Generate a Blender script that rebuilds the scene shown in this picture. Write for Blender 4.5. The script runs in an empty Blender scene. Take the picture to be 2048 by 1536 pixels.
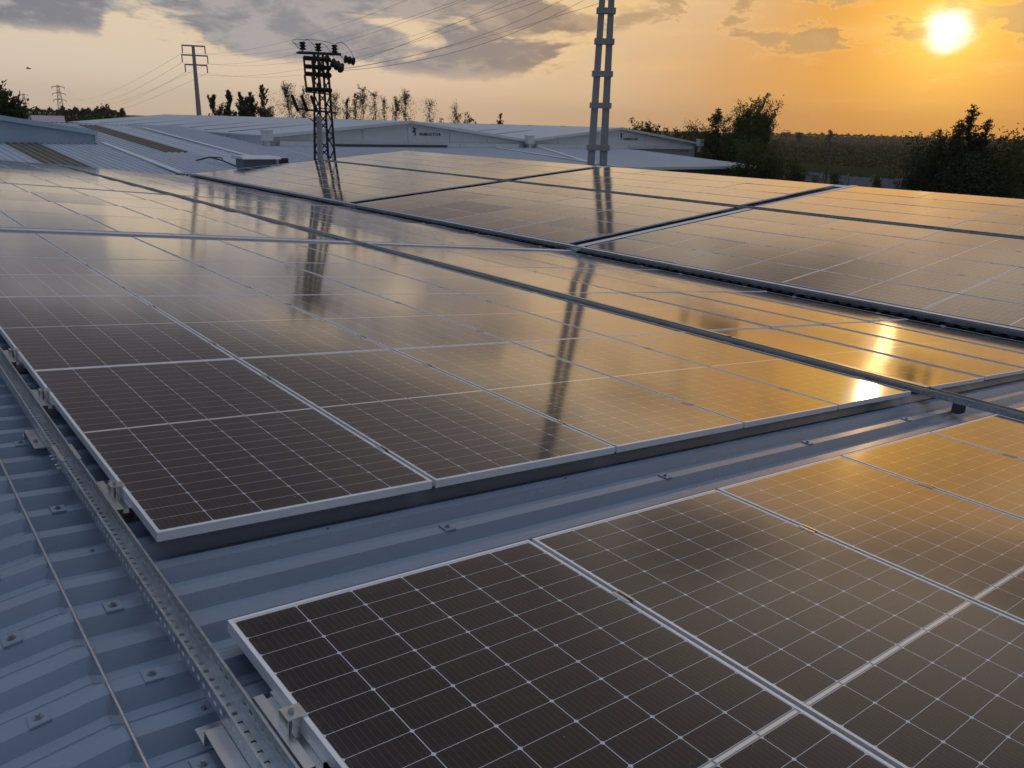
import bpy, math, random
from mathutils import Vector, Matrix
R = math.radians
S = bpy.context.scene
C = S.collection
random.seed(7)

# ------------------------------------------------------------------ camera solved from the panel grid
AL, BE = R(5.7), 0.09125            # slope of the two roof sides
CAM = Vector((-0.61732, -2.62736, 1.36122))
RIGHT = Vector((0.775677, -0.630477, 0.028692))
DOWN = Vector((-0.173895, -0.257203, -0.950582))
FWD = Vector((0.6067, 0.732356, -0.309144))
FPX = 1586.77
X0, Z0 = 11.00677, -0.95745         # foot of the far slope
GROUND = -5.6
SUN_AZ, SUN_EL = R(65.8), R(6.26)
HAZE = .00016

def at(px, py, d):
    """point seen at a photo pixel (2048 wide), d metres away over the ground"""
    v = RIGHT*((px-1024)/FPX) + DOWN*((py-768)/FPX) + FWD
    return CAM + v*(d/math.hypot(v.x, v.y))
def at_y(px, py, y):
    v = RIGHT*((px-1024)/FPX) + DOWN*((py-768)/FPX) + FWD
    return CAM + v*((y-CAM.y)/v.y)
def NP(u, v, n=0.0):                # near slope: u down the slope, v along the ridge, n out of it
    return Vector((u*math.cos(AL)+n*math.sin(AL), v, -u*math.sin(AL)+n*math.cos(AL)))
def FP(s, v, n=0.0):                # far slope: s up from the valley
    return Vector((X0+s*math.cos(BE)-n*math.sin(BE), v, Z0+s*math.sin(BE)+n*math.cos(BE)))

# ------------------------------------------------------------------ materials
class NT:
    def __init__(s, tree):
        s.t = tree; s.n = tree.nodes; s.l = tree.links
    def put(s, sock, v):
        if isinstance(v, bpy.types.NodeSocket): s.l.new(v, sock)
        elif v is not None:
            if isinstance(v, (tuple, list)) and len(v) == 3 and sock.type == 'RGBA': v = (*v, 1)
            sock.default_value = v
    def m(s, op, a, b=None, c=None, clamp=False):
        n = s.n.new('ShaderNodeMath'); n.operation = op; n.use_clamp = clamp
        s.put(n.inputs[0], a); s.put(n.inputs[1], b); s.put(n.inputs[2], c)
        return n.outputs[0]
    def add(s, a, b): return s.m('ADD', a, b)
    def sub(s, a, b): return s.m('SUBTRACT', a, b)
    def mul(s, a, b): return s.m('MULTIPLY', a, b)
    def step(s, x, lo, hi):         # smoothstep lo..hi -> 0..1
        n = s.n.new('ShaderNodeMapRange'); n.interpolation_type = 'SMOOTHSTEP'
        s.put(n.inputs[0], x); s.put(n.inputs[1], lo); s.put(n.inputs[2], hi)
        n.inputs[3].default_value = 0; n.inputs[4].default_value = 1
        return n.outputs[0]
    def lin(s, x, lo, hi, a=0., b=1.):
        n = s.n.new('ShaderNodeMapRange')
        s.put(n.inputs[0], x); s.put(n.inputs[1], lo); s.put(n.inputs[2], hi); s.put(n.inputs[3], a); s.put(n.inputs[4], b)
        return n.outputs[0]
    def mix(s, f, a, b, mode='MIX'):
        n = s.n.new('ShaderNodeMix'); n.data_type = 'RGBA'; n.blend_type = mode
        s.put(n.inputs[0], f); s.put(n.inputs[6], a); s.put(n.inputs[7], b)
        return n.outputs[2]
    def noise(s, vec, scale, detail=4, rough=.5, dist=0.):
        n = s.n.new('ShaderNodeTexNoise'); s.put(n.inputs['Vector'], vec)
        n.inputs['Scale'].default_value = scale; n.inputs['Detail'].default_value = detail
        n.inputs['Roughness'].default_value = rough; n.inputs['Distortion'].default_value = dist
        return n.outputs[0]
    def xyz(s, v):
        n = s.n.new('ShaderNodeSeparateXYZ'); s.put(n.inputs[0], v); return n.outputs
    def vec(s, x, y, z=0.):
        n = s.n.new('ShaderNodeCombineXYZ'); s.put(n.inputs[0], x); s.put(n.inputs[1], y); s.put(n.inputs[2], z); return n.outputs[0]
    def scalev(s, v, k):
        n = s.n.new('ShaderNodeVectorMath'); n.operation = 'MULTIPLY'; s.put(n.inputs[0], v); n.inputs[1].default_value = k; return n.outputs[0]
    def ramp(s, f, stops):
        n = s.n.new('ShaderNodeValToRGB'); s.put(n.inputs[0], f); e = n.color_ramp.elements
        while len(e) < len(stops): e.new(.5)
        for el, (p, c) in zip(e, stops):
            el.position = p; el.color = (*c, 1) if len(c) == 3 else c
        return n.outputs[0]

def new_mat(name):
    m = bpy.data.materials.new(name); m.use_nodes = True
    k = NT(m.node_tree); b = k.n['Principled BSDF']
    return m, k, b

def mat(name, col, rough=.5, metal=0., var=.12, scale=6., bump=0., spec=.5, stretch=(1, 1, 1), dirt=None, world=False, rvar=.15):
    """plain surface with two scales of mottling, uneven gloss and, where asked, dirt blotches"""
    m, k, b = new_mat(name)
    tc = k.n.new('ShaderNodeTexCoord')
    if world:
        g = k.n.new('ShaderNodeNewGeometry'); co = g.outputs['Position']
    else: co = tc.outputs['Object']
    v = k.scalev(co, stretch)
    n1 = k.noise(v, scale, 6, .6); n2 = k.noise(v, scale*.13, 3, .5)
    f = k.add(k.mul(k.sub(n1, .5), 2*var), k.add(k.mul(k.sub(n2, .5), 2*var), 1.0))
    c = k.mix(1.0, col, k.vec(f, f, f), 'MULTIPLY')
    if dirt:
        d = k.step(k.noise(v, scale*.6, 8, .7, .6), .52, .75)
        c = k.mix(k.mul(d, dirt[1]), c, dirt[0])
    k.put(b.inputs['Base Color'], c)
    k.put(b.inputs['Roughness'], k.add(rough, k.mul(k.sub(n1, .5), rvar)))
    b.inputs['Metallic'].default_value = metal
    b.inputs['Specular IOR Level'].default_value = spec
    if bump:
        bn = k.n.new('ShaderNodeBump'); bn.inputs['Strength'].default_value = bump; bn.inputs['Distance'].default_value = .01
        k.put(bn.inputs['Height'], n1); k.l.new(bn.outputs[0], b.inputs['Normal'])
    return m

def glass_mat():
    m, k, b = new_mat('solar_cells')
    co = k.n.new('ShaderNodeTexCoord').outputs['Object']
    x, y, _ = k.xyz(co)
    PX, PY, GAP = .1848, .0925, .010
    xx = k.m('DIVIDE', k.add(x, PX*3), PX)
    fx = k.m('ABSOLUTE', k.sub(k.m('FRACT', xx), .5))                 # .5 on a column line
    ax = k.m('ABSOLUTE', x); ay = k.m('ABSOLUTE', y)
    t = k.m('DIVIDE', k.sub(ay, GAP), PY)
    fy = k.m('ABSOLUTE', k.sub(k.m('FRACT', k.add(t, 20.)), .5))
    dx = k.mul(k.sub(.5, fx), PX); dy = k.mul(k.sub(.5, fy), PY)      # metres to the next line
    lx = k.m('LESS_THAN', dx, .0013); ly = k.m('LESS_THAN', dy, .0008)
    dia = k.m('LESS_THAN', k.add(dx, dy), .0078)
    out = k.m('MAXIMUM', k.m('GREATER_THAN', ax, PX*3), k.m('GREATER_THAN', ay, GAP+PY*12))
    mid = k.m('LESS_THAN', ay, GAP-.0005)
    white = k.m('MAXIMUM', k.m('MAXIMUM', lx, ly), k.m('MAXIMUM', dia, k.m('MAXIMUM', out, mid)))
    bus = k.m('ABSOLUTE', k.sub(k.m('FRACT', k.mul(xx, 10.)), .5))
    busl = k.m('LESS_THAN', bus, .022)
    rib = k.mul(k.m('LESS_THAN', ay, .0052), k.m('GREATER_THAN', dx, .004))
    inf = k.n.new('ShaderNodeObjectInfo')
    cell = k.mix(inf.outputs['Random'], (.0095, .0080, .0098), (.0145, .0105, .0100))
    cell = k.mix(k.mul(busl, .55), cell, (.16, .15, .15))
    c = k.mix(white, cell, (.57, .60, .65))
    c = k.mix(mid, c, (.26, .26, .31))
    c = k.mix(rib, c, (.85, .76, .60))
    # a film of dust, blown and rained into streaks down the slope
    n1 = k.noise(k.scalev(co, (2.2, 9., 1.)), 1.6, 6, .65)
    n2 = k.noise(co, 60., 3, .6)
    dust = k.add(k.mul(k.step(n1, .35, .8), .016), k.mul(k.step(n2, .55, .8), .010))
    n3 = k.noise(k.scalev(co, (1., .8, 1.)), 26., 2, .5)
    spots = k.mul(k.step(n3, .745, .78), k.step(n1, .45, .6))          # droppings and dried splashes
    rim = k.step(k.m('MAXIMUM', k.sub(ax, .51), k.sub(ay, 1.085)), -.02, .04)
    c = k.mix(k.add(dust, k.mul(rim, k.mul(n1, .05))), c, (.42, .36, .30))
    c = k.mix(k.mul(spots, .6), c, (.55, .53, .48))
    k.put(b.inputs['Base Color'], c)
    k.put(b.inputs['Roughness'], k.add(.075, k.mul(n1, .05)))        # cell and encapsulant under the glass
    b.inputs['IOR'].default_value = 1.42
    b.inputs['Coat Weight'].default_value = .8; b.inputs['Coat IOR'].default_value = 1.46
    k.put(b.inputs['Coat Roughness'], k.add(.070, k.mul(n1, .045)))
    b.inputs['Specular IOR Level'].default_value = .5
    bn = k.n.new('ShaderNodeBump'); bn.inputs['Strength'].default_value = .02; bn.inputs['Distance'].default_value = .02
    k.put(bn.inputs['Height'], k.noise(co, 2.2, 2, .5)); k.l.new(bn.outputs[0], b.inputs['Normal']); k.l.new(bn.outputs[0], b.inputs['Coat Normal'])
    return m

def leaf_mat(name, col, col2, trans=.35):
    m, k, b = new_mat(name)
    inf = k.n.new('ShaderNodeNewGeometry')
    rnd = inf.outputs['Random Per Island']
    c = k.mix(rnd, col, col2)
    k.put(b.inputs['Base Color'], c); b.inputs['Roughness'].default_value = .6
    b.inputs['Specular IOR Level'].default_value = .2
    tr = k.n.new('ShaderNodeBsdfTranslucent'); k.put(tr.inputs[0], k.mix(.5, c, (.14, .15, .03)))
    mx = k.n.new('ShaderNodeMixShader'); mx.inputs[0].default_value = trans
    k.l.new(b.outputs[0], mx.inputs[1]); k.l.new(tr.outputs[0], mx.inputs[2])
    k.l.new(mx.outputs[0], k.n['Material Output'].inputs[0])
    return m

M = {}
M['glass'] = glass_mat()
M['frame'] = mat('anodised_aluminium', (.80, .81, .83), .45, .45, .10, 14, stretch=(1, .3, 3))
M['clamp'] = mat('mill_aluminium', (.70, .70, .70), .30, 1., .12, 40)
M['rail'] = mat('rail_aluminium', (.66, .67, .68), .33, 1., .14, 30, stretch=(1, .2, 1))
M['bolt'] = mat('bolt_steel', (.35, .38, .42), .3, 1., .2, 80)
M['galv'] = mat('galvanised_steel', (.47, .52, .56), .34, .95, .30, 55, stretch=(1, .6, 1), rvar=.3)
M['tray_lid'] = mat('tray_lid_steel', (.62, .66, .71), .40, .35, .12, 12)
M['roof'] = mat('painted_roof_steel', (.200, .250, .322), .29, 0., .15, 5, .0, .5, (.35, 1, 1), ((.17, .155, .14), .5), rvar=.28)
M['roof_screw'] = mat('painted_washer', (.21, .26, .33), .4, .1, .1, 40)
M['rope'] = mat('wire_rope_steel', (.66, .65, .64), .38, .9, .2, 120)
M['dark'] = mat('dark_shade_steel', (.06, .065, .07), .6, .2, .2, 10)  # near-black steel; on the annex wall this tone stands in for shade
M['white_wall'] = mat('pale_wall_cladding', (.60, .63, .63), .55, 0., .10, .8, stretch=(1, 1, .25), dirt=((.34, .33, .31), .5), world=True)
M['blue_wall'] = mat('blue_wall_cladding', (.36, .48, .58), .5, 0., .10, .8, stretch=(1, 1, .25), dirt=((.30, .34, .36), .5), world=True)
M['trim'] = mat('white_sheet_trim', (.62, .65, .66), .5, 0., .1, 1.5, dirt=((.38, .36, .33), .5), world=True)
M['roof2'] = mat('pale_blue_roof_sheet', (.44, .50, .57), .42, .0, .08, .5, dirt=((.30, .32, .35), .4), world=True)
M['roof3'] = mat('weathered_grey_roof_sheet', (.39, .435, .49), .45, .0, .12, .6, stretch=(2, .3, 1), dirt=((.27, .27, .28), .5), world=True)
M['skylight'] = mat('yellowed_skylight_sheet', (.115, .092, .068), .5, 0., .25, 1.5, stretch=(4, .3, 1), dirt=((.10, .08, .06), .6), world=True)
M['strip'] = mat('dark_skylight_strip', (.13, .18, .24), .4, 0., .15, 1., world=True)
M['brick'] = mat('grey_block_wall', (.20, .21, .21), .9, 0., .3, 6, world=True)
M['concrete'] = mat('pole_concrete', (.34, .33, .31), .85, 0., .16, 1.8, .15, stretch=(1, 1, .3), dirt=((.24, .22, .2), .4), world=True)
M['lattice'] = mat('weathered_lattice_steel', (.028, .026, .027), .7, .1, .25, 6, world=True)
M['pylon'] = mat('far_pylon_steel', (.25, .24, .23), .7, .2, .1, 1, world=True)
M['porcelain'] = mat('dark_brown_porcelain', (.014, .012, .014), .55, 0., .2, 8, spec=.25)
M['fuse'] = mat('brown_fuse_tube', (.10, .035, .02), .45, 0., .2, 8)
M['wire'] = mat('conductor_wire', (.10, .095, .09), .5, .4, .1, 1)
M['sign'] = mat('black_sign_paint', (.018, .022, .028), .5, 0., .1, 3)
M['wood'] = mat('weathered_wood_pole', (.13, .11, .09), .9, 0., .3, 3, .2, stretch=(3, 3, .3))
M['fence'] = mat('grey_fence_sheet', (.30, .32, .35), .7, 0., .2, 2, world=True)
M['bark'] = mat('bark', (.07, .055, .045), .9, 0., .3, 4, .3)
M['ground'] = mat('field_ground', (.034, .038, .017), 1., 0., .35, .05, 0, 0., (1, 1, 1), ((.05, .044, .022), .5), world=True)
M['paint_pink'] = mat('faded_pink_roof', (.40, .33, .36), .7, 0., .1, .6, world=True)
M['ac'] = mat('white_ac_case', (.6, .62, .63), .5, 0., .08, 5)
M['leaf_poplar'] = leaf_mat('poplar_leaf', (.030, .052, .018), (.065, .085, .028))
M['leaf_sparse'] = leaf_mat('sparse_leaf', (.045, .050, .025), (.085, .080, .040))
M['leaf_dark'] = leaf_mat('eucalyptus_leaf', (.022, .034, .018), (.045, .060, .026), .25)
M['leaf_conifer'] = leaf_mat('conifer_needles', (.020, .030, .014), (.042, .050, .022), .22)
M['leaf_bush'] = leaf_mat('bush_leaf', (.034, .054, .018), (.070, .088, .030), .4)
M['leaf_field'] = leaf_mat('field_leaf', (.026, .036, .012), (.052, .056, .020), .25)
M['bird'] = mat('bird_feathers', (.05, .05, .05), .8)

# ------------------------------------------------------------------ mesh helpers
class MB:
    def __init__(s): s.v = []; s.f = []
    def quad(s, *p):
        i = len(s.v); s.v += [tuple(q) for q in p]; s.f.append(tuple(range(i, i+len(p))))
    def box(s, x0, x1, y0, y1, z0, z1, T=None):
        i = len(s.v)
        P = [(x, y, z) for z in (z0, z1) for y in (y0, y1) for x in (x0, x1)]
        s.v += [tuple(T @ Vector(p)) for p in P] if T else P
        for a in ((0, 2, 3, 1), (4, 5, 7, 6), (0, 1, 5, 4), (2, 6, 7, 3), (0, 4, 6, 2), (1, 3, 7, 5)):
            s.f.append(tuple(i+k for k in a))
    def tube(s, pts, rad, n=8, cap=True):
        pts = [Vector(p) for p in pts]; N = len(pts)
        if not isinstance(rad, (list, tuple)): rad = [rad]*N
        base = len(s.v)
        for j, p in enumerate(pts):
            d = (pts[min(j+1, N-1)]-pts[max(j-1, 0)]).normalized()
            a = d.cross(Vector((0, 0, 1)) if abs(d.z) < .95 else Vector((0, 1, 0))).normalized(); b = d.cross(a)
            for q in range(n):
                t = 2*math.pi*q/n
                s.v.append(tuple(p+(a*math.cos(t)+b*math.sin(t))*rad[j]))
        for j in range(N-1):
            for q in range(n):
                s.f.append((base+j*n+q, base+j*n+(q+1) % n, base+(j+1)*n+(q+1) % n, base+(j+1)*n+q))
        if cap:
            s.f.append(tuple(base+q for q in range(n))); s.f.append(tuple(base+(N-1)*n+q for q in reversed(range(n))))
    def bar(s, a, b, w, h=None):                      # square bar between two points
        a = Vector(a); b = Vector(b); h = h or w
        d = (b-a); L = d.length; d.normalize()
        x = d.cross(Vector((0, 0, 1)) if abs(d.z) < .95 else Vector((0, 1, 0))).normalized(); y = d.cross(x)
        T = Matrix((x, d, y)).transposed().to_4x4(); T.translation = a
        s.box(-w/2, w/2, 0, L, -h/2, h/2, T)
    def prism(s, poly, a, b, fn):                     # poly extruded from a to b, fn(p, q, t) -> point
        n = len(poly); i = len(s.v)
        for t in (a, b): s.v += [tuple(fn(p, q, t)) for p, q in poly]
        s.f.append(tuple(range(i, i+n))); s.f.append(tuple(reversed(range(i+n, i+2*n))))
        for k in range(n): s.f.append((i+k, i+n+k, i+n+(k+1) % n, i+(k+1) % n))
    def build(s, name, m, parent=None, loc=None, rot=None, smooth=False, fix=True):
        me = bpy.data.meshes.new(name); me.from_pydata(s.v, [], s.f); me.validate()
        if fix:
            import bmesh
            b = bmesh.new(); b.from_mesh(me); bmesh.ops.recalc_face_normals(b, faces=b.faces); b.to_mesh(me); b.free()
        me.materials.append(m)
        if smooth: me.polygons.foreach_set('use_smooth', [True]*len(me.polygons))
        o = bpy.data.objects.new(name, me); C.objects.link(o)
        if parent: o.parent = parent
        if loc is not None: o.location = loc
        if rot: o.rotation_euler = rot
        return o

def tag(o, label=None, cat=None, group=None, kind=None):
    if label: o['label'] = label
    if cat: o['category'] = cat
    if group: o['group'] = group
    if kind: o['kind'] = kind
    return o
def thing(name, label, cat, loc=(0, 0, 0), rot=(0, 0, 0), group=None):
    o = bpy.data.objects.new(name, None); C.objects.link(o)
    o.location = loc; o.rotation_euler = rot; o.empty_display_size = .2
    return tag(o, label, cat, group)
def copy_tree(o, parent=None):
    c = o.copy(); C.objects.link(c); c.parent = parent
    for ch in list(o.children): copy_tree(ch, c)
    return c
ORD = ['first', 'second', 'third', 'fourth', 'fifth', 'sixth', 'seventh', 'eighth', 'ninth', 'tenth']

# ------------------------------------------------------------------ solar panels
W, L, PW, PL = 1.134, 2.278, 1.154, 2.2857
def make_panel():
    root = thing('solar_panel', 'x', 'solar panel')
    f = MB(); w, l, t = W/2, L/2, .011
    f.box(-w, w, -l, -l+t, 0, .035); f.box(-w, w, l-t, l, 0, .035)
    f.box(-w, -w+t, -l+t, l-t, 0, .035); f.box(w-t, w, -l+t, l-t, 0, .035)
    f.build('frame', M['frame'], root)
    g = MB(); g.box(-w+t-.001, w-t+.001, -l+t-.001, l-t+.001, .028, .0335)
    g.build('glass', M['glass'], root)
    for y in (-.70, .66):
        c = MB()
        c.box(w-.009, w+.0005, y-.035, y+.035, .0352, .038); c.box(w+.0195, w+.029, y-.035, y+.035, .0352, .038)
        c.box(w+.0005, w+.0025, y-.035, y+.035, .012, .038); c.box(w+.0175, w+.0195, y-.035, y+.035, .012, .038)
        c.box(w+.0025, w+.0175, y-.035, y+.035, .012, .015)
        o = c.build('mid_clamp', M['clamp'], root)
        b = MB(); b.tube([(w+.01, y, .015), (w+.01, y, .026)], .0062, 6)
        b.build('bolt', M['bolt'], o)
    return root
proto = make_panel(); used = [False]
def panel(loc, ry, label, group, sg=.12, tilt=(0, 0)):
    o = proto if not used[0] else copy_tree(proto)
    used[0] = True
    o.location = loc
    o.rotation_euler = (R(random.gauss(0, sg)+tilt[0]), ry+R(random.gauss(0, sg)+tilt[1]), R(random.gauss(0, .02)))
    tag(o, label, 'solar panel', group)
    return o
def ucol(i): return i*PW if i < 5 else 6.12+(i-5)*PW
DU = .0085
def near_panel(i, v, label, group, du=0., tilt=(0, 0), sg=None):
    panel(NP(ucol(i)+du+W/2, v+L/2, -.035), AL, label, group, sg if sg is not None else (.06 if v < 9 else .13), tilt if v < 9 else (.5, 0))
COLN = [f'{ORD[i]} from the ridge' for i in range(9)]
for i in range(6):
    near_panel(i, -.6295-PL+.004, f'solar panel {COLN[i]} in the front row this side of the bare walkway',
               'solar panels in front of the bare walkway', DU)
for j in range(4):
    for i in range(9):
        near_panel(i, j*PL, f'solar panel {COLN[i]} in the {ORD[j]} row beyond the bare walkway',
                   'solar panels between bare walkway and pale cross tray', 0., (-.22, .42) if i > 4 and j < 2 else (0, 0), .03 if i > 2 and j < 2 else None)
VC, VD = 9.745, 19.48
for j in range(4):
    for i in range(9):
        near_panel(i, VC+j*PL, f'solar panel {COLN[i]} in the {ORD[j]} row beyond the pale cross tray',
                   'solar panels beyond the pale cross tray')
for j in range(6):
    for i in range(9):
        near_panel(i, VD+j*PL, f'solar panel {COLN[i]} in the {ORD[j]} row beyond the thin cross gap',
                   'solar panels at the end of the ridge slope')
def scol(i): return i*PW if i < 5 else 6.11+(i-5)*PW
def far_panel(i, v, label, group):
    panel(FP(scol(i)+W/2, v+L/2+(.11 if i > 4 else 0), -.035), -BE, label, group, .15)
UPN2 = [f'{ORD[i]}' for i in range(9)]
for j in range(-2, 4):
    for i in range(9):
        if j == -2 and i < 3: continue
        far_panel(i, -.025+j*PL, f'solar panel, {UPN2[i]} above valley, {ORD[3-j]} row before the blue cross tray',
                  'solar panels across the valley before the blue tray')
for j in range(4):
    for i in range(9):
        far_panel(i, 9.72+j*PL, f'solar panel, {UPN2[i]} above valley, {ORD[j]} row beyond the blue cross tray',
                  'solar panels across the valley in the middle block')
for j in range(6):
    for i in range(9):
        far_panel(i, 19.44+j*PL, f'solar panel, {UPN2[i]} above valley, {ORD[j]} row beyond the dark cross gap',
                  'solar panels across the valley at the roof end')

# ------------------------------------------------------------------ the hall whose roof this is
hall = thing('factory_hall', 'blue steel roofed factory hall carrying the solar panels', 'building', (11, 14, GROUND))
def hall_part(mb, name, m, smooth=False):
    o = mb.build(name, m, hall, smooth=smooth); o.location = (-11, -14, -GROUND); return o
CR, PN = -.100, -.150                # crest and pan heights under the panel tops
def rib_profile(v):                  # heights over one 0.2 m rib, crest first
    return [(v-.027, CR), (v+.027, CR), (v+.056, PN), (v+.098, PN), (v+.1005, PN+.0035), (v+.103, PN), (v+.145, PN)]
def rib_sheet(fn, us, v0, v1, dip=None, lap=True):
    """trapezoid sheet, 1 m strips lapped one over the next; us = stations down the slope"""
    mb = MB(); k0 = math.floor((v0+.247)/.2); k1 = math.ceil((v1+.247)/.2)
    k = k0
    while k < k1:
        prof = []
        for q in range(5):
            prof += [(a, n, q) for a, n in rib_profile(-.247+.2*(k+q))]
        prof += [(-.247+.2*(k+5)-.027, CR, 5), (-.247+.2*(k+5)+.027, CR, 5), (-.247+.2*(k+5)+.050, PN+.004, 5)]
        base = len(mb.v)
        for a, n, q in prof:
            lift = (.0035*q/5 if lap else 0)
            for iu, u in enumerate(us):
                nn = n+lift
                if dip and n < CR-.01: nn += dip[iu]
                mb.v.append(tuple(fn(u, a, nn)))
        m = len(us)
        for r in range(len(prof)-1):
            for c in range(m-1):
                mb.f.append((base+r*m+c, base+r*m+c+1, base+(r+1)*m+c+1, base+(r+1)*m+c))
        k += 5
    return mb
def ridge_fn(u, v, n):               # the profile runs over the ridge at u = -0.33
    ur = -.325
    if u >= ur: return NP(u, v, n)
    p = NP(ur, v, n); d = ur-u
    return Vector((p.x-d*math.cos(AL), v, p.z-d*math.sin(AL)))
o = hall_part(rib_sheet(ridge_fn, [-11.2, -.325, -.296, 10.93], -6.5, 33.45, dip=[0, .010, 0, 0]), 'roof_sheet', M['roof'])
o = hall_part(rib_sheet(FP, [-.02, 11.0], -6.5, 33.45), 'roof_sheet', M['roof'])
def back_fn(u, v, n):
    p = FP(11.0, v, n); return Vector((p.x+u*math.cos(BE), v, p.z-u*math.sin(BE)))
hall_part(rib_sheet(back_fn, [0.02, 11.2], -6.5, 33.45), 'roof_sheet', M['roof'])
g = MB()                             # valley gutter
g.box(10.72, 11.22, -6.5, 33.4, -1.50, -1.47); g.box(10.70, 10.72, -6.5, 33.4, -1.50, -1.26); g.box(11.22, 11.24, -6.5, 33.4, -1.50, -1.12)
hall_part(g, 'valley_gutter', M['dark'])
rc = MB()                            # ridge cap of the slope across the valley
for sgn in (1,):
    a = FP(10.80, 0, -.075); b = FP(11.0, 0, -.052); c = back_fn(.2, 0, -.075)
    for p, q in ((a, b), (b, c)):
        rc.quad((p.x, -6.5, p.z), (q.x, -6.5, q.z), (q.x, 33.5, q.z), (p.x, 33.5, p.z))
        rc.quad((p.x, -6.5, p.z-.004), (p.x, 33.5, p.z-.004), (q.x, 33.5, q.z-.004), (q.x, -6.5, q.z-.004))
hall_part(rc, 'ridge_cap', M['tray_lid'])
# walls: one gable outline at each end and the eaves
prof = [ridge_fn(-11.1, 0, -.16), ridge_fn(-.33, 0, -.16), NP(10.9, 0, -.17), FP(0, 0, -.17), FP(11.0, 0, -.16), back_fn(11.1, 0, -.16)]
w = MB()
poly = [(p.x, p.z) for p in prof]+[(prof[-1].x, GROUND), (prof[0].x, GROUND)]
w.prism(poly, 33.28, 33.38, lambda p, q, t: (p, t, q))
hall_part(w, 'end_wall', M['blue_wall'])
w = MB(); w.box(prof[0].x, prof[0].x+.12, -6.4, 33.28, GROUND, prof[0].z-.02); w.box(prof[-1].x-.12, prof[-1].x, -6.4, 33.28, GROUND, prof[-1].z-.02)
hall_part(w, 'side_wall', M['blue_wall'])
w = MB()                             # verge trim along the roof end
for p, q in zip(prof[:-1], prof[1:]):
    w.bar((p.x, 33.47, p.z+.07), (q.x, 33.47, q.z+.07), .05, .14)
hall_part(w, 'verge_trim', M['tray_lid'])

def saddle(fn, u, v, flip=1):
    c = fn(u, v, CR+.0035); d = (fn(u+.05, v, CR+.0035)-c).normalized(); y = Vector((0, 1, 0)); z = d.cross(y)
    T = Matrix((d, y, z)).transposed().to_4x4(); T.translation = c
    mb = MB(); mb.box(-.024, .024, -.028, .028, .0005, .004, T)
    for sy in (-1, 1):                # folded cheeks
        mb.box(-.024, .024, sy*.0285-.0015, sy*.0285+.0015, -.012, .003, T)
    o = hall_part(mb, 'saddle_washer', M['roof_screw'])
    b = MB()
    P = lambda h: tuple(T @ Vector((0, 0, h)))
    b.tube([P(.004), P(.006)], .0125, 14); b.tube([P(.006), P(.0085)], .0095, 12); b.tube([P(.0085), P(.0145)], .0062, 6)
    b.build('bolt', M['bolt'], o)
for v in (-1.047, -.647, -.247, .553, 1.353, 2.153): saddle(ridge_fn, -.200, v)
for v in (-.647, -.247, .153, .953): saddle(ridge_fn, -.47, v)
for u in (1.05, 2.42, 3.80, 5.17): saddle(ridge_fn, u, -.247)
def screw(u, v, n):
    c = ridge_fn(u, v, n); z = Vector((math.sin(AL), 0, math.cos(AL)))
    b = MB(); b.tube([c, c+z*.002], .008, 12); b.tube([c+z*.002, c+z*.007], .0045, 6)
    hall_part(b, 'roof_screw', M['bolt'])
for u, v, n in ((-.17, .153, CR+.003), (.24, .753, CR+.003), (-.13, -.851, CR+.003), (-.105, -.848, CR+.003), (.62, -.045, CR), (1.9, -.047, CR+.002)):
    screw(u, v, n)

# ------------------------------------------------------------------ rails and end clamps along the panel edges
def make_rail():
    r = thing('mounting_rail', 'x', 'rail')
    a = MB(); h = .15                 # local: x across, y along, z up from the crest (0) to .062
    a.box(-.035, -.032, -h, h, .004, .059); a.box(.032, .035, -h, h, .004, .059)
    a.box(-.035, -.009, -h, h, .0595, .062); a.box(.009, .035, -h, h, .0595, .062)
    a.box(-.0115, -.009, -h, h, .042, .059); a.box(.009, .0115, -h, h, .042, .059); a.box(-.009, .009, -h, h, .042, .0445)
    a.box(-.050, .050, -h, h, 0, .0035)
    a.build('rail_profile', M['rail'], r)
    c = MB()
    c.box(-.022, .016, -.025, .025, .0985, .1025); c.box(.0162, .028, -.025, .025, .1000, .1025)
    c.box(.0125, .016, -.025, .025, .0625, .0982); c.box(-.022, -.0185, -.025, .025, .0625, .0982)
    co = c.build('end_clamp', M['clamp'], r)
    b = MB(); b.tube([(-.003, 0, .1027), (-.003, 0, .110)], .0075, 14); b.tube([(-.003, 0, .05), (-.003, 0, .098)], .004, 8)
    b.build('bolt', M['bolt'], co)
    return r
rail0 = make_rail(); rused = [False]
def rail(loc, ry, rz, label, group):
    o = rail0 if not rused[0] else copy_tree(rail0)
    rused[0] = True
    o.location = loc; o.rotation_euler = Matrix.Rotation(ry, 3, 'Y').to_euler() if not rz else (Matrix.Rotation(ry, 3, 'Y') @ Matrix.Rotation(rz, 3, 'Z')).to_euler()
    tag(o, label, 'rail', group)
G = 'short rails under panel edges beside the ridge tray'
rail(NP(-.004+DU-.0125, -1.10, CR+.0035), AL, 0, 'short aluminium mounting rail under the front panel corner this side of the walkway', G)
for j, (v, lb) in enumerate(((.47, 'short aluminium mounting rail with clamp, first beyond the bare walkway beside the ridge'),
                             (1.86, 'short aluminium mounting rail with clamp, second beyond the bare walkway beside the ridge'),
                             (2.78, 'short aluminium mounting rail with clamp, third beyond the bare walkway beside the ridge'))):
    rail(NP(-.0165, v, CR+.0035), AL, 0, lb, G)
G = 'short rails along the valley edge of the panels'
n = 0
for base, nm in ((0, 'bare walkway'), (VC, 'pale cross tray')):
    for j in range(4):
        for dv, w_ in ((.44, 'walkway side'), (1.80, 'far side')):
            rail(NP(6.12+3*PW+W+.0165, base+j*PL+dv, CR+.0035), AL, math.pi,
                 f'{w_} rail at the valley edge of {ORD[j]} row beyond the {nm}', G)

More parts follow.
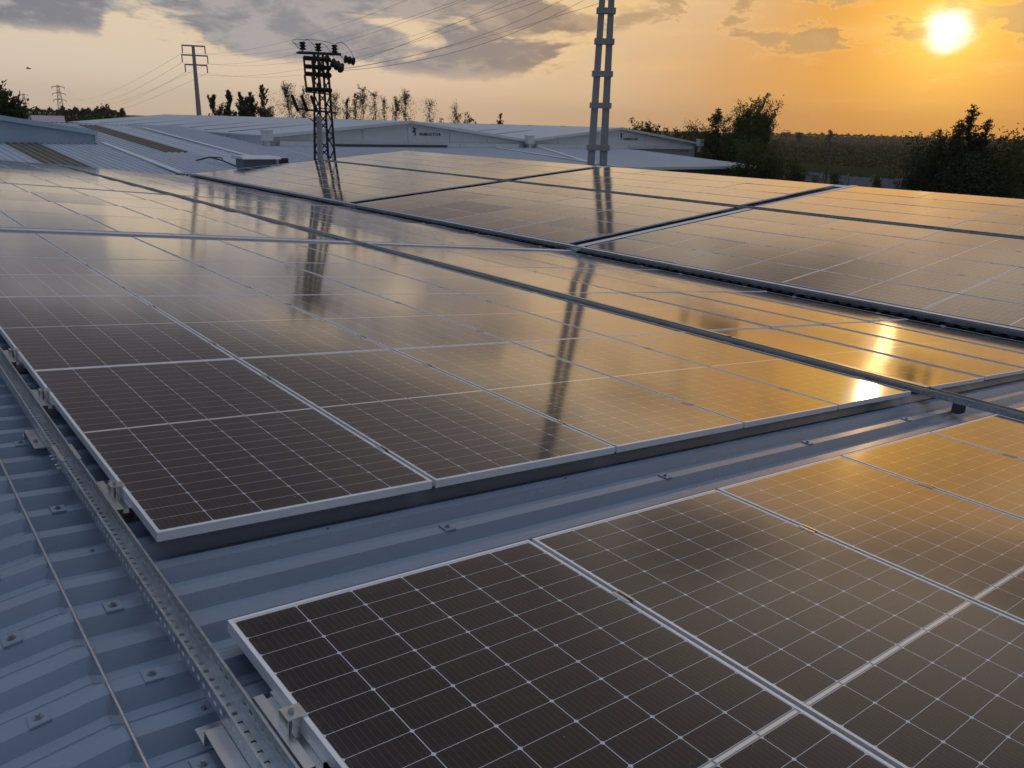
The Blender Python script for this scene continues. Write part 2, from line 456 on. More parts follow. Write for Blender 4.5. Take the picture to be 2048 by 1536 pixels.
# ------------------------------------------------------------------ cable trays
def tray_mesh(fn, u0, u1, v0, v1, nb, nt, pitch, hole, slots=True):
    """perforated channel along v: walls with a row of holes, a slotted floor, rolled lips"""
    mb = MB(); t = .0014
    def bx(a0, a1, b0, b1, n0, n1):
        i = len(mb.v)
        mb.v += [tuple(fn(a, b, n)) for n in (n0, n1) for b in (b0, b1) for a in (a0, a1)]
        for q in ((0, 2, 3, 1), (4, 5, 7, 6), (0, 1, 5, 4), (2, 6, 7, 3), (0, 4, 6, 2), (1, 3, 7, 5)): mb.f.append(tuple(i+k for k in q))
    hc = nb+.45*(nt-nb); hh = .0062
    cnt = int((v1-v0)/pitch)
    for a in (u0, u1-t):
        bx(a, a+t, v0, v1, nb+t, hc-hh); bx(a, a+t, v0, v1, hc+hh, nt-.002)
        for k in range(cnt+1):
            s = v0+k*pitch; e = min(s+pitch-hole, v1)
            if e > s: bx(a, a+t, s, e, hc-hh, hc+hh)
        bx(a-.0028, a+t+.0028, v0, v1, nt-.002, nt+.0025)
    m = (u0+u1)/2; sw = (u1-u0)*.20
    if slots:
        bx(u0, m-sw, v0, v1, nb, nb+t); bx(m+sw, u1, v0, v1, nb, nb+t)
        for k in range(cnt+1):
            s = v0+k*pitch; e = min(s+pitch*.66, v1)
            if e > s: bx(m-sw, m+sw, s, e, nb, nb+t)
    else: bx(u0, u1, v0, v1, nb, nb+t)
    return mb
t1 = thing('cable_tray', 'perforated galvanised cable tray between the ridge wire rope and the panel edges', 'cable tray', NP(-.10, 4, -.05))
def rel(o, par):
    o.location = -par.location; return o
rel(tray_mesh(NP, -.134, -.074, .90, 9.1, -.052, .0, .040, .020).build('channel', M['galv'], t1), t1)
rel(tray_mesh(NP, -.132, -.072, -3.2, .897, -.052, .0, .040, .020).build('channel', M['galv'], t1), t1)
cp = MB()
for a in (-.134, -.073):
    for b0, b1, n0, n1 in ((.80, .99, .0028, .0046),):
        i = len(cp.v); cp.v += [tuple(NP(aa, bb, nn)) for nn in (n0, n1) for bb in (b0, b1) for aa in (a-.007, a+.009)]
        for q in ((0, 2, 3, 1), (4, 5, 7, 6), (0, 1, 5, 4), (2, 6, 7, 3), (0, 4, 6, 2), (1, 3, 7, 5)): cp.f.append(tuple(i+k for k in q))
rel(cp.build('joint_cover', M['clamp'], t1), t1)
for v in (.81, .85, .92, .96):
    b = MB(); b.tube([NP(-.1345, v, -.03), NP(-.146, v, -.03)], .0065, 8); b.tube([NP(-.146, v, -.03), NP(-.154, v, -.03)], .0035, 8)
    rel(b.build('joint_bolt', M['galv'], t1), t1)
def bracket(v, label):
    r = thing('tray_bracket', label, 'bracket', NP(-.115, v, CR), (0, AL, 0), 'brackets carrying the ridge cable tray')
    a = MB(); a.box(-.062, .034, -.13, .13, .042, .0455); a.box(-.062, .034, .1305, .134, .0035, .0455); a.box(-.062, .034, .1345, .20, .0035, .007)
    a.box(.0305, .034, -.13, .13, .004, .0415)
    a.build('bracket_plate', M['rail'], r)
    b = MB(); b.tube([(-.045, -.045, .0455), (-.045, -.045, .049)], .010, 12); b.tube([(-.045, -.045, .049), (-.045, -.045, .056)], .0062, 6)
    b.build('bolt', M['bolt'], r)
bracket(-1.12, 'aluminium plate bracket under the ridge tray beside the front row of panels')
bracket(1.28, 'aluminium plate bracket under the ridge tray beyond its bolted joint')

t2 = thing('cable_tray', 'long perforated cable tray crossing the walkway between fifth and sixth panel columns', 'cable tray', NP(5.9, 12, -.03))
rel(tray_mesh(NP, 5.84, 5.96, -1.9, 9.15, -.022, .030, .05, .022, False).build('channel', M['galv'], t2), t2)
rel(tray_mesh(NP, 5.84, 5.96, 9.16, 33.3, -.022, .030, .10, .045, False).build('channel', M['galv'], t2), t2)
def plate(mb, fn, a0, a1, b0, b1, n0, n1):
    i = len(mb.v)
    mb.v += [tuple(fn(a, b, n)) for n in (n0, n1) for b in (b0, b1) for a in (a0, a1)]
    for q in ((0, 2, 3, 1), (4, 5, 7, 6), (0, 1, 5, 4), (2, 6, 7, 3), (0, 4, 6, 2), (1, 3, 7, 5)): mb.f.append(tuple(i+k for k in q))
lid = MB()
for a, b in ((-.05, 1.86), (1.9, 5.4), (5.44, 9.1), (9.2, 18.8), (18.84, 33.2)): plate(lid, NP, 5.895, 5.963, a, b, .0332, .0352)
rel(lid.build('lid', M['galv'], t2), t2)
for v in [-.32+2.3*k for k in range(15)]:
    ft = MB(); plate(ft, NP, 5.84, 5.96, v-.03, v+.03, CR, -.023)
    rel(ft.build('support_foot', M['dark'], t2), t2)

def cross_fn(fn): return lambda a, b, n: fn(b, a, n)
t3 = thing('cable_tray', 'pale blue cross tray running down the slope past the fourth panel row', 'cable tray', NP(5.4, 9.44, -.04))
rel(tray_mesh(cross_fn(NP), 9.26, 9.60, -.1, 10.9, -.070, .012, .06, .028, False).build('channel', M['tray_lid'], t3), t3)
lid = MB(); 
for a, b in ((-.1, 2.9), (2.92, 5.78), (6.0, 8.4), (8.42, 10.88)): plate(lid, NP, a, b, 9.256, 9.50, .0152, .0175)
rel(lid.build('lid', M['tray_lid'], t3), t3)
t3b = thing('cable_tray', 'thin blue cross tray beyond the eighth panel row of the ridge slope', 'cable tray', NP(5.4, 19.2, -.04))
rel(tray_mesh(cross_fn(NP), 19.02, 19.30, -.1, 10.9, -.06, .004, .2, .08, False).build('channel', M['tray_lid'], t3b), t3b)
t4 = thing('cable_tray', 'cable tray across the valley between fifth and sixth panel columns', 'cable tray', FP(5.94, 14, -.04))
rel(tray_mesh(FP, 5.83, 6.03, -4.5, 33.2, -.045, .012, .1, .045, False).build('channel', M['galv'], t4), t4)
t5 = thing('cable_tray', 'light blue cross tray climbing from valley to ridge beside a dark gap', 'cable tray', FP(5.4, 9.3, -.04))
rel(tray_mesh(cross_fn(FP), 9.19, 9.39, -.1, 10.85, -.055, -.005, .06, .028, False).build('channel', M['galv'], t5), t5)
lid = MB()
for a, b in ((-.08, 5.80), (6.06, 10.8)): plate(lid, FP, a, b, 9.186, 9.36, -.0005, .0015)
rel(lid.build('lid', M['tray_lid'], t5), t5)
t6 = thing('cable_tray', 'perforated cable tray along the valley at the foot of the far panels', 'cable tray', FP(-.1, 14, -.05))
rel(tray_mesh(FP, -.17, -.045, -4.6, 9.1, -.075, -.012, .05, .024, False).build('channel', M['galv'], t6), t6)
rel(tray_mesh(FP, -.17, -.045, 9.12, 33.2, -.075, -.012, .1, .048, False).build('channel', M['galv'], t6), t6)
lid = MB(); plate(lid, FP, -.12, -.040, -4.6, 33.2, -.0085, -.0065)
rel(lid.build('lid', M['tray_lid'], t6), t6)

# ------------------------------------------------------------------ steel lifeline along the ridge
rp = MB(); ring = 18; vv = [-1.75+.005*k for k in range(1130)]
for v in vv:
    tw = v*2*math.pi/.052
    for q in range(ring):
        a = 2*math.pi*q/ring; rr = .0040+.00075*math.cos(6*(a-tw/1.0))
        p = NP(-.306, v, CR+.0072)
        rp.v.append((p.x+rr*math.cos(a), p.y, p.z+rr*math.sin(a)))
for j in range(len(vv)-1):
    for q in range(ring): rp.f.append((j*ring+q, j*ring+(q+1) % ring, (j+1)*ring+(q+1) % ring, (j+1)*ring+q))
tag(rp.build('wire_rope', M['rope'], smooth=True), 'twisted steel wire rope stretched along the ridge of the blue roof', 'wire rope')

exec_parts = True
# ------------------------------------------------------------------ neighbouring buildings
YG = 48.9
def gable_hall(x0, x1, yb, label, zb, ze, zr, ystrips, sign_px):
    """pale gabled warehouse: gable towards us, ridge running away"""
    xm = (x0+x1)/2
    root = thing('warehouse', label, 'building', (xm, YG, GROUND), group='twin pale gabled warehouses')
    def put(mb, name, m, par=root, smooth=False):
        o = mb.build(name, m, par, smooth=smooth)
        if par is root: o.location = -root.location
        return o
    g = MB(); g.prism([(x0+.05, GROUND), (x1-.05, GROUND), (x1-.05, ze), (xm, zr-.10), (x0+.05, ze)], YG, YG+.2, lambda p, q, t: (p, t, q))
    put(g, 'gable_wall', M['white_wall'])
    s = MB()
    for xa, xb in ((x0, x0+.15), (x1-.15, x1)): s.box(xa, xb, YG+.2, yb, GROUND, ze-.06)
    k = x0-.02                        # ribbed cladding on the long side
    yy = YG+.3
    while yy < yb-.4: s.box(x0-.03, x0, yy, yy+.12, GROUND, ze-.10); yy += .5
    put(s, 'side_wall', M['white_wall'])
    r = MB()
    for sx, xe in ((-1, x0-.12), (1, x1+.12)):
        zz = ze-.02
        for (a, b) in (((xe, zz), (xm, zr)),):
            i = len(r.v)
            r.v += [(a[0], YG-.25, a[1]), (b[0], YG-.25, b[1]), (b[0], yb, b[1]), (a[0], yb, a[1]),
                    (a[0], YG-.25, a[1]-.09), (b[0], YG-.25, b[1]-.09), (b[0], yb, b[1]-.09), (a[0], yb, a[1]-.09)]
            for q in ((0, 1, 2, 3), (4, 7, 6, 5), (0, 4, 5, 1), (2, 6, 7, 3), (0, 3, 7, 4), (1, 5, 6, 2)): r.f.append(tuple(i+k for k in q))
    ro = put(r, 'roof', M['roof2'])
    fa = MB()
    for sx, xe in ((-1, x0-.1), (1, x1+.1)):
        fa.bar((xe, YG-.29, ze-.10), (xm, YG-.29, zr-.07), .06, .20)
    put(fa, 'verge_trim', M['trim'])
    for y in ystrips:                 # dark translucent strips up each roof side
        for sx, xe in ((-1, x0), (1, x1)):
            q = MB(); zz = ze+(zr-ze)*.04+.012
            a = Vector((xe-sx*(x1-x0)*.02, y, zz)); b = Vector((xm-(-sx)*.3*(-1), y, zr-.02+.012))
            q.bar(a, b, .55, .03)
            put(q, 'skylight_strip', M['strip'])
    for fx in (.167, .333, .5, .667, .833):
        q = MB(); xx = x0+(x1-x0)*fx; zt = ze+(zr-ze)*(1-abs(fx-.5)*2)-.30
        q.box(xx-.11, xx+.11, YG-.05, YG-.003, zb+.35, zt)
        put(q, 'pilaster', M['white_wall'])
    gu = MB(); gu.box(x0+.9, x1-.9, YG-.42, YG-.06, zb-.02, zb+.26)
    go = put(gu, 'gutter', M['trim'])
    j = x0+2
    while j < x1-2:
        q = MB(); q.box(j, j+.08, YG-.46, YG-.425, zb-.05, zb+.30); put(q, 'gutter_clip', M['trim'], go); j += 3.3
    return root, put
hallA, putA = gable_hall(20.72, 42.62, 105.8, 'pale gabled warehouse with dark emblem and lettering under its roof peak, behind lattice tower', -.27, .36, 1.50, (56, 61, 67, 74, 83, 93), None)
hallB, putB = gable_hall(42.78, 64.45, 105.8, 'pale gabled warehouse behind the twin concrete pole tower, with fainter lettering', -.27, .36, 1.50, (56, 61, 67, 74, 83, 93), None)
for put, xs in ((putA, (20.72, 42.7)), (putB, (64.45,))):
    for x in xs:
        hp = MB(); hp.box(x-.32, x+.32, YG-.75, YG-.30, .02, .62); hp.box(x-.36, x+.36, YG-.79, YG-.26, .62, .68)
        ho = put(hp, 'rain_hopper', M['trim'])
        dp = MB(); dp.box(x-.13, x+.13, YG-.62, YG-.40, -.5, .02); put(dp, 'downpipe', M['trim'], None) if False else None
        o = dp.build('downpipe', M['trim'], ho)
def lettering(put, x, z, h, text, m):
    cu = bpy.data.curves.new('lettering', 'FONT'); cu.body = text; cu.size = h*1.38; cu.extrude = .012; cu.offset = .001; cu.space_character = 1.3
    ob = bpy.data.objects.new('lettering_source', cu); C.objects.link(ob)
    me = bpy.data.meshes.new_from_object(ob.evaluated_get(bpy.context.evaluated_depsgraph_get()))
    bpy.data.objects.remove(ob)
    me.materials.clear(); me.materials.append(m)
    for v in me.vertices: v.co.x *= 1.12
    return me
def emblem(x, z, s):
    """the dark propeller-like swirl left of the lettering"""
    mb = MB()
    def stroke(pts, w):
        P = [Vector((x+a*s, 0, z+b*s)) for a, b in pts]
        for k in range(len(P)-1):
            d = (P[k+1]-P[k]).normalized(); n_ = Vector((-d.z, 0, d.x))
            w0, w1 = w[k]*s/2, w[k+1]*s/2
            a, b, c_, e = P[k]+n_*w0, P[k]-n_*w0, P[k+1]-n_*w1-d*-.01, P[k+1]+n_*w1+d*.01
            i = len(mb.v)
            for y in (YG-.03, YG-.055): mb.v += [(q.x, y, q.z) for q in (a, b, c_, e)]
            for q in ((0, 1, 2, 3), (7, 6, 5, 4), (0, 4, 5, 1), (1, 5, 6, 2), (2, 6, 7, 3), (3, 7, 4, 0)): mb.f.append(tuple(i+t for t in q))
    stroke([(-.5, .95), (-.25, .8), (-.02, .45), (.08, .2), (.2, -.1), (.25, -.45), (.2, -.8), (.1, -1.0)], [.14, .24, .24, .2, .22, .2, .2, .16])
    stroke([(.5, .72), (.25, .58), (.02, .28), (-.12, -.02), (-.28, -.2), (-.42, -.05), (-.46, .18)], [.16, .24, .2, .2, .26, .2, .1])
    return mb
for put, px, py, tx, ty in ((putA, 828.5, 262.5, 838.5, 270.8), (putB, 1242, 272, 1246.5, 280)):
    e = at_y(px, py, YG); o = put(emblem(e.x, e.z, .30), 'emblem', M['sign'])
    e = at_y(tx, ty, YG); me = lettering(put, e.x, e.z, .20, 'NIMEKTOR', M['sign'] if put is putA else M['sign'])
    root = hallA if put is putA else hallB
    o = bpy.data.objects.new('lettering', me); C.objects.link(o); o.parent = root
    o.rotation_euler = (R(90), 0, 0); o.location = Vector((e.x, YG-.03, e.z))-root.location

# low ribbed roof in front of them
LZ = lambda y: -.30-.0524*(YG-y)
annex = thing('annex_building', 'long low building with weathered grey ribbed roof below the pale warehouses', 'building', (20, 42, GROUND))
def aput(mb, name, m, par=annex):
    o = mb.build(name, m, par)
    if par is annex: o.location = -annex.location
    return o
def lowsheet(x0, x1, y0, y1, lift=0., pitch=.33, h=.05, mat_=None, name='roof_sheet'):
    mb = MB(); x = x0; cols = []
    while x < x1-.01:
        cols += [(x, 0), (x+pitch*.5, 0), (x+pitch*.62, h), (x+pitch*.88, h)]; x += pitch
    cols.append((x1, 0))
    for (xx, hh) in cols:
        for y in (y0, y1): mb.v.append((xx, y, LZ(y)+hh+lift))
    for k in range(len(cols)-1): mb.f.append((2*k, 2*k+2, 2*k+3, 2*k+1))
    return aput(mb, name, mat_ or M['roof3'])
lowsheet(-34, 10.7, 33.9, YG-.05)
lowsheet(10.7, 20.66, 33.9, 66)
lowsheet(20.66, 54.0, 34.6, YG-.05)
lowsheet(6.2, 7.7, 33.95, YG-.06, .030, mat_=M['skylight'], name='skylight_sheet')
lowsheet(13.0, 14.3, 44.0, 64, .030, mat_=M['skylight'], name='skylight_sheet')
lowsheet(14.4, 16.4, 38, 64, .022, .5, .03, M['roof2'], 'pale_roof_strip')
for x, y0, y1 in ((10.75, 34, 48.8), (16.6, 36, 62), (38.6, 34.6, 48)):
    f = MB(); a = Vector((x, y0, LZ(y0)+.09)); b = Vector((x+.4, y1, LZ(y1)+.09)); f.bar(a, b, .28, .05); aput(f, 'flashing', M['trim'])
f = MB(); a = at_y(1085, 297, 47.8); b = at_y(1190, 327, 36.0)
f.bar(Vector((a.x, 47.8, LZ(47.8)+.10)), Vector((b.x, 36.0, LZ(36.0)+.10)), .28, .06); aput(f, 'flashing', M['trim'])
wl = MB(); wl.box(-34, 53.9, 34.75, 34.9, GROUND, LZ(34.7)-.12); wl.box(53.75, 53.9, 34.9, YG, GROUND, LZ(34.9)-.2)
aput(wl, 'wall', M['dark'])  # shade below the eave is put into the wall's dark colour
ev = MB(); ev.box(20.7, 54.0, 34.45, 34.58, LZ(34.5)-.14, LZ(34.5)+.05); aput(ev, 'eave_trim', M['trim'])
lg = MB(); lg.box(25.5, 34.5, 48.1, 48.4, LZ(48.2)+.06, LZ(48.2)+.20); aput(lg, 'dark_duct', M['dark'])

# blue gabled hall at the photo's edge
p = at_y(188, 277, YG); q = at_y(188, 262, YG); zr0 = at_y(0, 232, YG)
bh = thing('blue_hall', 'light blue walled hall with a black roof edge beyond the ribbed low roof', 'building', (p.x-11, YG, GROUND))
def bput(mb, name, m):
    o = mb.build(name, m, bh); o.location = -bh.location; return o
slope = (zr0.z-q.z)/(q.x-zr0.x); xr = q.x-12.0; zr = q.z+slope*12
g = MB(); g.prism([(q.x, GROUND), (q.x, q.z-.02), (xr, zr-.02), (xr-12, q.z-.02), (xr-12, GROUND)], YG, YG+.2, lambda a, b, t: (a, t, b)); bput(g, 'gable_wall', M['blue_wall'])
g = MB(); g.box(q.x-.15, q.x-.01, YG+.2, 66, GROUND, q.z-.1); g.box(xr-12+.01, xr-12+.15, YG+.2, 66, GROUND, q.z-.1); bput(g, 'side_wall', M['blue_wall'])
g = MB()
for xe in (q.x+.15, xr-12.15):
    i = len(g.v); a = (xe, q.z+.03); b = (xr, zr+.03)
    g.v += [(a[0], YG-.2, a[1]), (b[0], YG-.2, b[1]), (b[0], 66, b[1]), (a[0], 66, a[1])]; g.v += [(x, y, z-.08) for x, y, z in g.v[i:i+4]]
    for k in ((0, 1, 2, 3), (4, 7, 6, 5), (0, 4, 5, 1), (2, 6, 7, 3), (0, 3, 7, 4), (1, 5, 6, 2)): g.f.append(tuple(i+t for t in k))
bput(g, 'roof', M['roof2'])
g = MB(); g.bar((q.x-1.6, YG+.8, q.z+.18), (xr, YG+.8, zr+.14), .16, .10); bput(g, 'black_roof_edge', M['sign'])
g = MB(); g.bar((q.x+.1, YG-.24, q.z-.10), (xr, YG-.24, zr-.10), .05, .24); bput(g, 'verge_trim', M['blue_wall'])
g = MB(); g.box(q.x-.02, q.x+.16, YG-.16, YG-.02, p.z-.1, q.z-.1); bput(g, 'corner_post', M['trim'])

# small far roof among the far trees
a = at(58, 243, 120); b = at(126, 236.5, 120)
sh = thing('shed', 'far low building with a faded pink roof beyond the blue hall', 'building', ((a.x+b.x)/2, (a.y+b.y)/2, GROUND))
ang = math.atan2(b.y-a.y, b.x-a.x); hl = (b-a).length/2
sh.rotation_euler = (0, 0, ang)
m_ = MB(); m_.box(-hl, hl, -.1, 6, 0, a.z-GROUND); m_.build('wall', M['white_wall'], sh)
m_ = MB(); z = a.z-GROUND
m_.prism([(-.4, z), (3, z+.75), (6.4, z), (6.4, z-.1), (-.4, z-.1)], -hl-.2, hl+.2, lambda p_, q_, t: (t, p_, q_)); m_.build('roof', M['paint_pink'], sh)

# things on the low roof
p = at(513, 333, 40.5)
vb = thing('roof_lantern', 'small grey block roof lantern with a pale lid on the low roof', 'roof lantern', (p.x, p.y, p.z+.02))
m_ = MB(); m_.box(-.78, .78, -.5, .5, -.35, .34); m_.build('wall', M['brick'], vb)
m_ = MB(); m_.prism([(-.75, .345), (.75, .345), (.62, .46), (-.62, .46)], -.92, .92, lambda a_, b_, t: (t, a_, b_)); m_.build('lid', M['trim'], vb)
p = at(562, 331, 40.8)
ac = thing('air_conditioner', 'white air conditioner with a dark front beside the roof lantern', 'air conditioner', (p.x, p.y, p.z))
m_ = MB(); m_.box(-.34, .34, -.16, .16, -.05, .38); m_.build('case', M['ac'], ac)
m_ = MB(); m_.box(-.16, .30, -.175, -.162, 0, .34); m_.build('grille', M['sign'], ac)
m_ = MB(); m_.box(-.44, -.40, -.12, .12, -.1, .30); m_.tube([(-.38, -.1, .3), (-.5, -.1, .33), (-.52, -.1, -.05)], .03, 8); m_.build('pipe', M['ac'], ac)
pr = thing('pipe_rail', 'thin bent pipe railing lying across the low roof before the lantern', 'railing', (at(430, 322, 41).x, at(430, 322, 41).y, LZ(37)))
m_ = MB(); pp = [at(*q) for q in ((392, 316, 44), (418, 306.5, 43.6), (446, 318, 42), (470, 322, 41.6))]
pp = [Vector((a_.x, a_.y, LZ(a_.y)+h_)) for a_, h_ in zip(pp, (.08, .30, .30, .10))]
m_.tube(pp, .035, 8); m_.tube([pp[1], pp[1]+Vector((.5, -.3, -.02)), pp[2]], .03, 8); m_.tube([pp[3], pp[3]+Vector((.35, .15, .34)), pp[3]+Vector((.75, .35, .36))], .03, 8)
o = m_.build('pipe', M['lattice'], pr); o.location = -pr.location
for i, (px, py, tp) in enumerate(((357, 348, (352, 337)), (392, 350, (380, 336)))):
    pass

# ------------------------------------------------------------------ lattice tower with disconnector
LT = at(650, 322, 41.3)
lt = thing('lattice_tower', 'dark steel lattice power pole crowded with insulators behind the panel field', 'power pole', (LT.x, LT.y, GROUND))
def zt(z): return z-GROUND
m_ = MB()
LTOP = at(640, 107, 41.3).z-.03
def leg(z): return .36-.0275*(z-LT.z)      # half width
zs = [GROUND]+[LT.z-4.4+.62*k for k in range(17)]
zs = [z for z in zs if z < LTOP-.1]+[LTOP]
for sx in (-1, 1):
    for sy in (-1, 1):
        m_.bar((sx*leg(GROUND), sy*leg(GROUND), 0), (sx*leg(LTOP), sy*leg(LTOP), zt(LTOP)), .082)
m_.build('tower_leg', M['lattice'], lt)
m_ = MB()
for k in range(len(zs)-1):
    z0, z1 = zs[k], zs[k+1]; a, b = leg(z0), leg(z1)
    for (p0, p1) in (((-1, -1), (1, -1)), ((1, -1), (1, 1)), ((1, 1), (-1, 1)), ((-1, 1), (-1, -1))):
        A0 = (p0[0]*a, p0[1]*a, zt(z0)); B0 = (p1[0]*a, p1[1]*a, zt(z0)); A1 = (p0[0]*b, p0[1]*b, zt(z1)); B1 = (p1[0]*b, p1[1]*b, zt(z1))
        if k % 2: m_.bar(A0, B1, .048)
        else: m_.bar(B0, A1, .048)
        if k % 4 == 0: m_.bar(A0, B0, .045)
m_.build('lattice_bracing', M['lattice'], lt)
m_ = MB(); m_.tube([(-.42, -.36, 0), (-.40, -.35, zt(1.55))], .13, 12); m_.build('conduit', M['concrete'], lt)
def ribbed(a, b, r, n, core=.5, m='porcelain', par=lt, name='insulator'):
    a = Vector(a); b = Vector(b); mb = MB(); pts, rad = [], []
    for k in range(n):
        for t, q in ((.1, core), (.25, 1), (.6, .95), (.8, core)):
            pts.append(a.lerp(b, (k+t)/n)); rad.append(r*q)
    mb.tube(pts, rad, 12)
    return mb.build(name, M[m], par)
TA = zt(at(640, 107, 41.3).z)
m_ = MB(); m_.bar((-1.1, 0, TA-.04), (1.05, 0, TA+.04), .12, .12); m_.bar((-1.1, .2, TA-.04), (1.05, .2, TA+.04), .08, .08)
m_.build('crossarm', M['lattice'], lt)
for x in (-.88, -.10, .74):
    s_ = MB(); s_.tube([(x, 0, TA), (x, 0, TA+.12)], .03, 8); s_.build('insulator_pin', M['lattice'], lt)
    ribbed((x, 0, TA+.08), (x, 0, TA+.46), .155, 3, .6)
for a, b in (((1.16, -.1, TA-.16), (1.70, -.25, TA-.26)), ((.36, -.35, TA-.32), (.82, -.72, TA-.62)), ((.30, -.5, TA-.40), (.62, -1.0, TA-.74))):
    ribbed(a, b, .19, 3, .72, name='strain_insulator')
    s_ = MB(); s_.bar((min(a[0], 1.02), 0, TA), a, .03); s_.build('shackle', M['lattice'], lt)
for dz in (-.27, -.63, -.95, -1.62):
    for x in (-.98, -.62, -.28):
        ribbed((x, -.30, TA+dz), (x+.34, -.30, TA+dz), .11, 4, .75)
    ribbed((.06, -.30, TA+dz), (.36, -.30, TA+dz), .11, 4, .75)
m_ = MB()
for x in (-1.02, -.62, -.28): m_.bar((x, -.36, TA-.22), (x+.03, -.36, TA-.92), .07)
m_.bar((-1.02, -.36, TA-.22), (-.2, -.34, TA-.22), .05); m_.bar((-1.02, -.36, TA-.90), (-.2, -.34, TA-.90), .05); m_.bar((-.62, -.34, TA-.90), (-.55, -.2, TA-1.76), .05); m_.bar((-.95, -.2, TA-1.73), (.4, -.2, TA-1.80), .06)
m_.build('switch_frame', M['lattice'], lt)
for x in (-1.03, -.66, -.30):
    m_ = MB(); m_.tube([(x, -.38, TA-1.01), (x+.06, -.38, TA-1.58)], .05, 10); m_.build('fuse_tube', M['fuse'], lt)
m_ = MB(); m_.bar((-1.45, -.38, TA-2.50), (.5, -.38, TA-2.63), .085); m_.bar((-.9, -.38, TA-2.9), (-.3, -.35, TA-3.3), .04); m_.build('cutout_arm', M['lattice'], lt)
for x in (-1.45, -.98, -.50):
    m_ = MB(); m_.tube([(x-.27, -.40, TA-1.91), (x, -.40, TA-2.61)], [.07, .08], 10); m_.build('cutout', M['porcelain'], lt)
def sag(a, b, s, n=24):
    a = Vector(a); b = Vector(b)
    return [a.lerp(b, t/n)-Vector((0, 0, s*4*(t/n)*(1-t/n))) for t in range(n+1)]
m_ = MB()
for a, b, h in (((-.88, 0, TA+.42), (-.2, -.3, TA-.2), -.35), ((-.10, 0, TA+.42), (.55, -.5, TA-.45), -.3), ((.74, 0, TA+.42), (1.65, -.25, TA-.15), -.38),
                ((-1.3, .2, TA+.48), (.7, 0, TA+.48), -.1), ((-.88, 0, TA+.4), (-1.3, .2, TA+.45), .1), ((-1.3, .2, TA+.45), (-1.0, -.3, TA-.05), .0)):
    m_.tube(sag(a, b, h, 10), .012, 6)
m_.build('jumper_wire', M['wire'], lt)

# ------------------------------------------------------------------ twin concrete pole tower
TW = at(1194, 328, 50.0)
yaw = -math.atan2(TW.x-CAM.x, TW.y-CAM.y)
tt = thing('twin_pole_tower', 'tall pale concrete tower of two leaning poles tied by square collars', 'power pole', (TW.x, TW.y, GROUND), (0, 0, yaw+R(6)))
def half(z): return .365-.0122*(z-0)
def pw(z): return .205-.0052*z
TOP = 16.5
for sx in (-1, 1):
    m_ = MB(); i = 0
    for z in (GROUND, TOP):
        x = sx*half(z); r = pw(z)
        m_.v += [(x-r, -r, zt(z)), (x+r, -r, zt(z)), (x+r, r, zt(z)), (x-r, r, zt(z))]
    m_.f += [(0, 1, 5, 4), (1, 2, 6, 5), (2, 3, 7, 6), (3, 0, 4, 7), (0, 3, 2, 1), (4, 5, 6, 7)]
    m_.build('pole', M['concrete'], tt)
for z in [-4.2, -2.2]+[at(1200, y_, 50.).z for y_ in (295.6, 211, 147.7, 83, 21.6)]+[9.75, 11.45, 13.1, 14.7]:
    m_ = MB(); h_ = half(z)+pw(z); m_.box(-h_-.10, h_+.10, -pw(z)-.09, pw(z)+.09, zt(z)-.155, zt(z)+.155)
    m_.build('collar', M['concrete'], tt)
ARM = (9.1, 10.75, 12.3)
for z in ARM:
    m_ = MB(); m_.bar((-1.9, -.36, zt(z)), (1.9, -.36, zt(z)), .14, .18); m_.build('crossarm', M['concrete'], tt)

# ------------------------------------------------------------------ far utility pole and pylons
UP = at(398, 228, 150)
ut = thing('utility_pole', 'slender concrete utility pole with three crossarms behind the warehouse roof', 'power pole', (UP.x, UP.y, GROUND), (0, 0, R(-20)))
ztop = at(381, 90, 150).z
m_ = MB(); m_.tube([(0, 0, 0), (0, 0, ztop-GROUND)], [.50, .24], 10); m_.build('pole', M['concrete'], ut)
arms = []
for py, l, r_ in ((91.5, -1.75, 1.85), (110.5, -1.9, 2.15), (129.5, -1.55, 1.95)):
    z = at(384, py, 150).z-GROUND
    m_ = MB(); m_.bar((l, 0, z), (r_, 0, z), .2, .22); m_.build('crossarm', M['concrete'], ut)
    for x in (l+.06, r_-.06):
        m_ = MB(); m_.tube([(x, 0, z-.1), (x, 0, z-1.15)], .09, 6); m_.build('insulator', M['concrete'], ut)
        arms.append(Matrix.Rotation(R(-20), 4, 'Z') @ Vector((x, 0, z-1.15))+Vector((UP.x, UP.y, GROUND)))
def pylon(px, pyb, pyt, d, label):
    b = at(px, pyb, d); t = at(px, pyt, d); H = t.z-GROUND
    r = thing('pylon', label, 'pylon', (b.x, b.y, GROUND), (0, 0, R(-12)), 'far steel pylons on the horizon')
    m_ = MB(); w0, w1 = H*.10, H*.022; n = 9
    for sx in (-1, 1):
        for sy in (-1, 1): m_.bar((sx*w0, sy*w0, 0), (sx*w1, sy*w1, H), .42)
    for k in range(n):
        a, c = w0+(w1-w0)*k/n, w0+(w1-w0)*(k+1)/n
        for sy in (-1, 1):
            m_.bar((-a, sy*a, H*k/n), (c, sy*c, H*(k+1)/n), .25); m_.bar((a, sy*a, H*k/n), (-c, sy*c, H*(k+1)/n), .25)
    m_.build('tower_frame', M['pylon'], r)
    for q in (.97, .79, .61):
        m_ = MB(); l = H*.165
        for sx in (-1, 1): m_.bar((0, 0, H*q), (sx*l, 0, H*(q-.035)), .5); m_.bar((sx*l, 0, H*(q-.035)), (sx*l, 0, H*(q-.085)), .35)
        m_.build('crossarm', M['pylon'], r)
    return Vector((b.x, b.y, t.z))
P1 = pylon(123, 225, 170, 820, 'grey steel pylon on the horizon between big dark tree and warehouse roof')
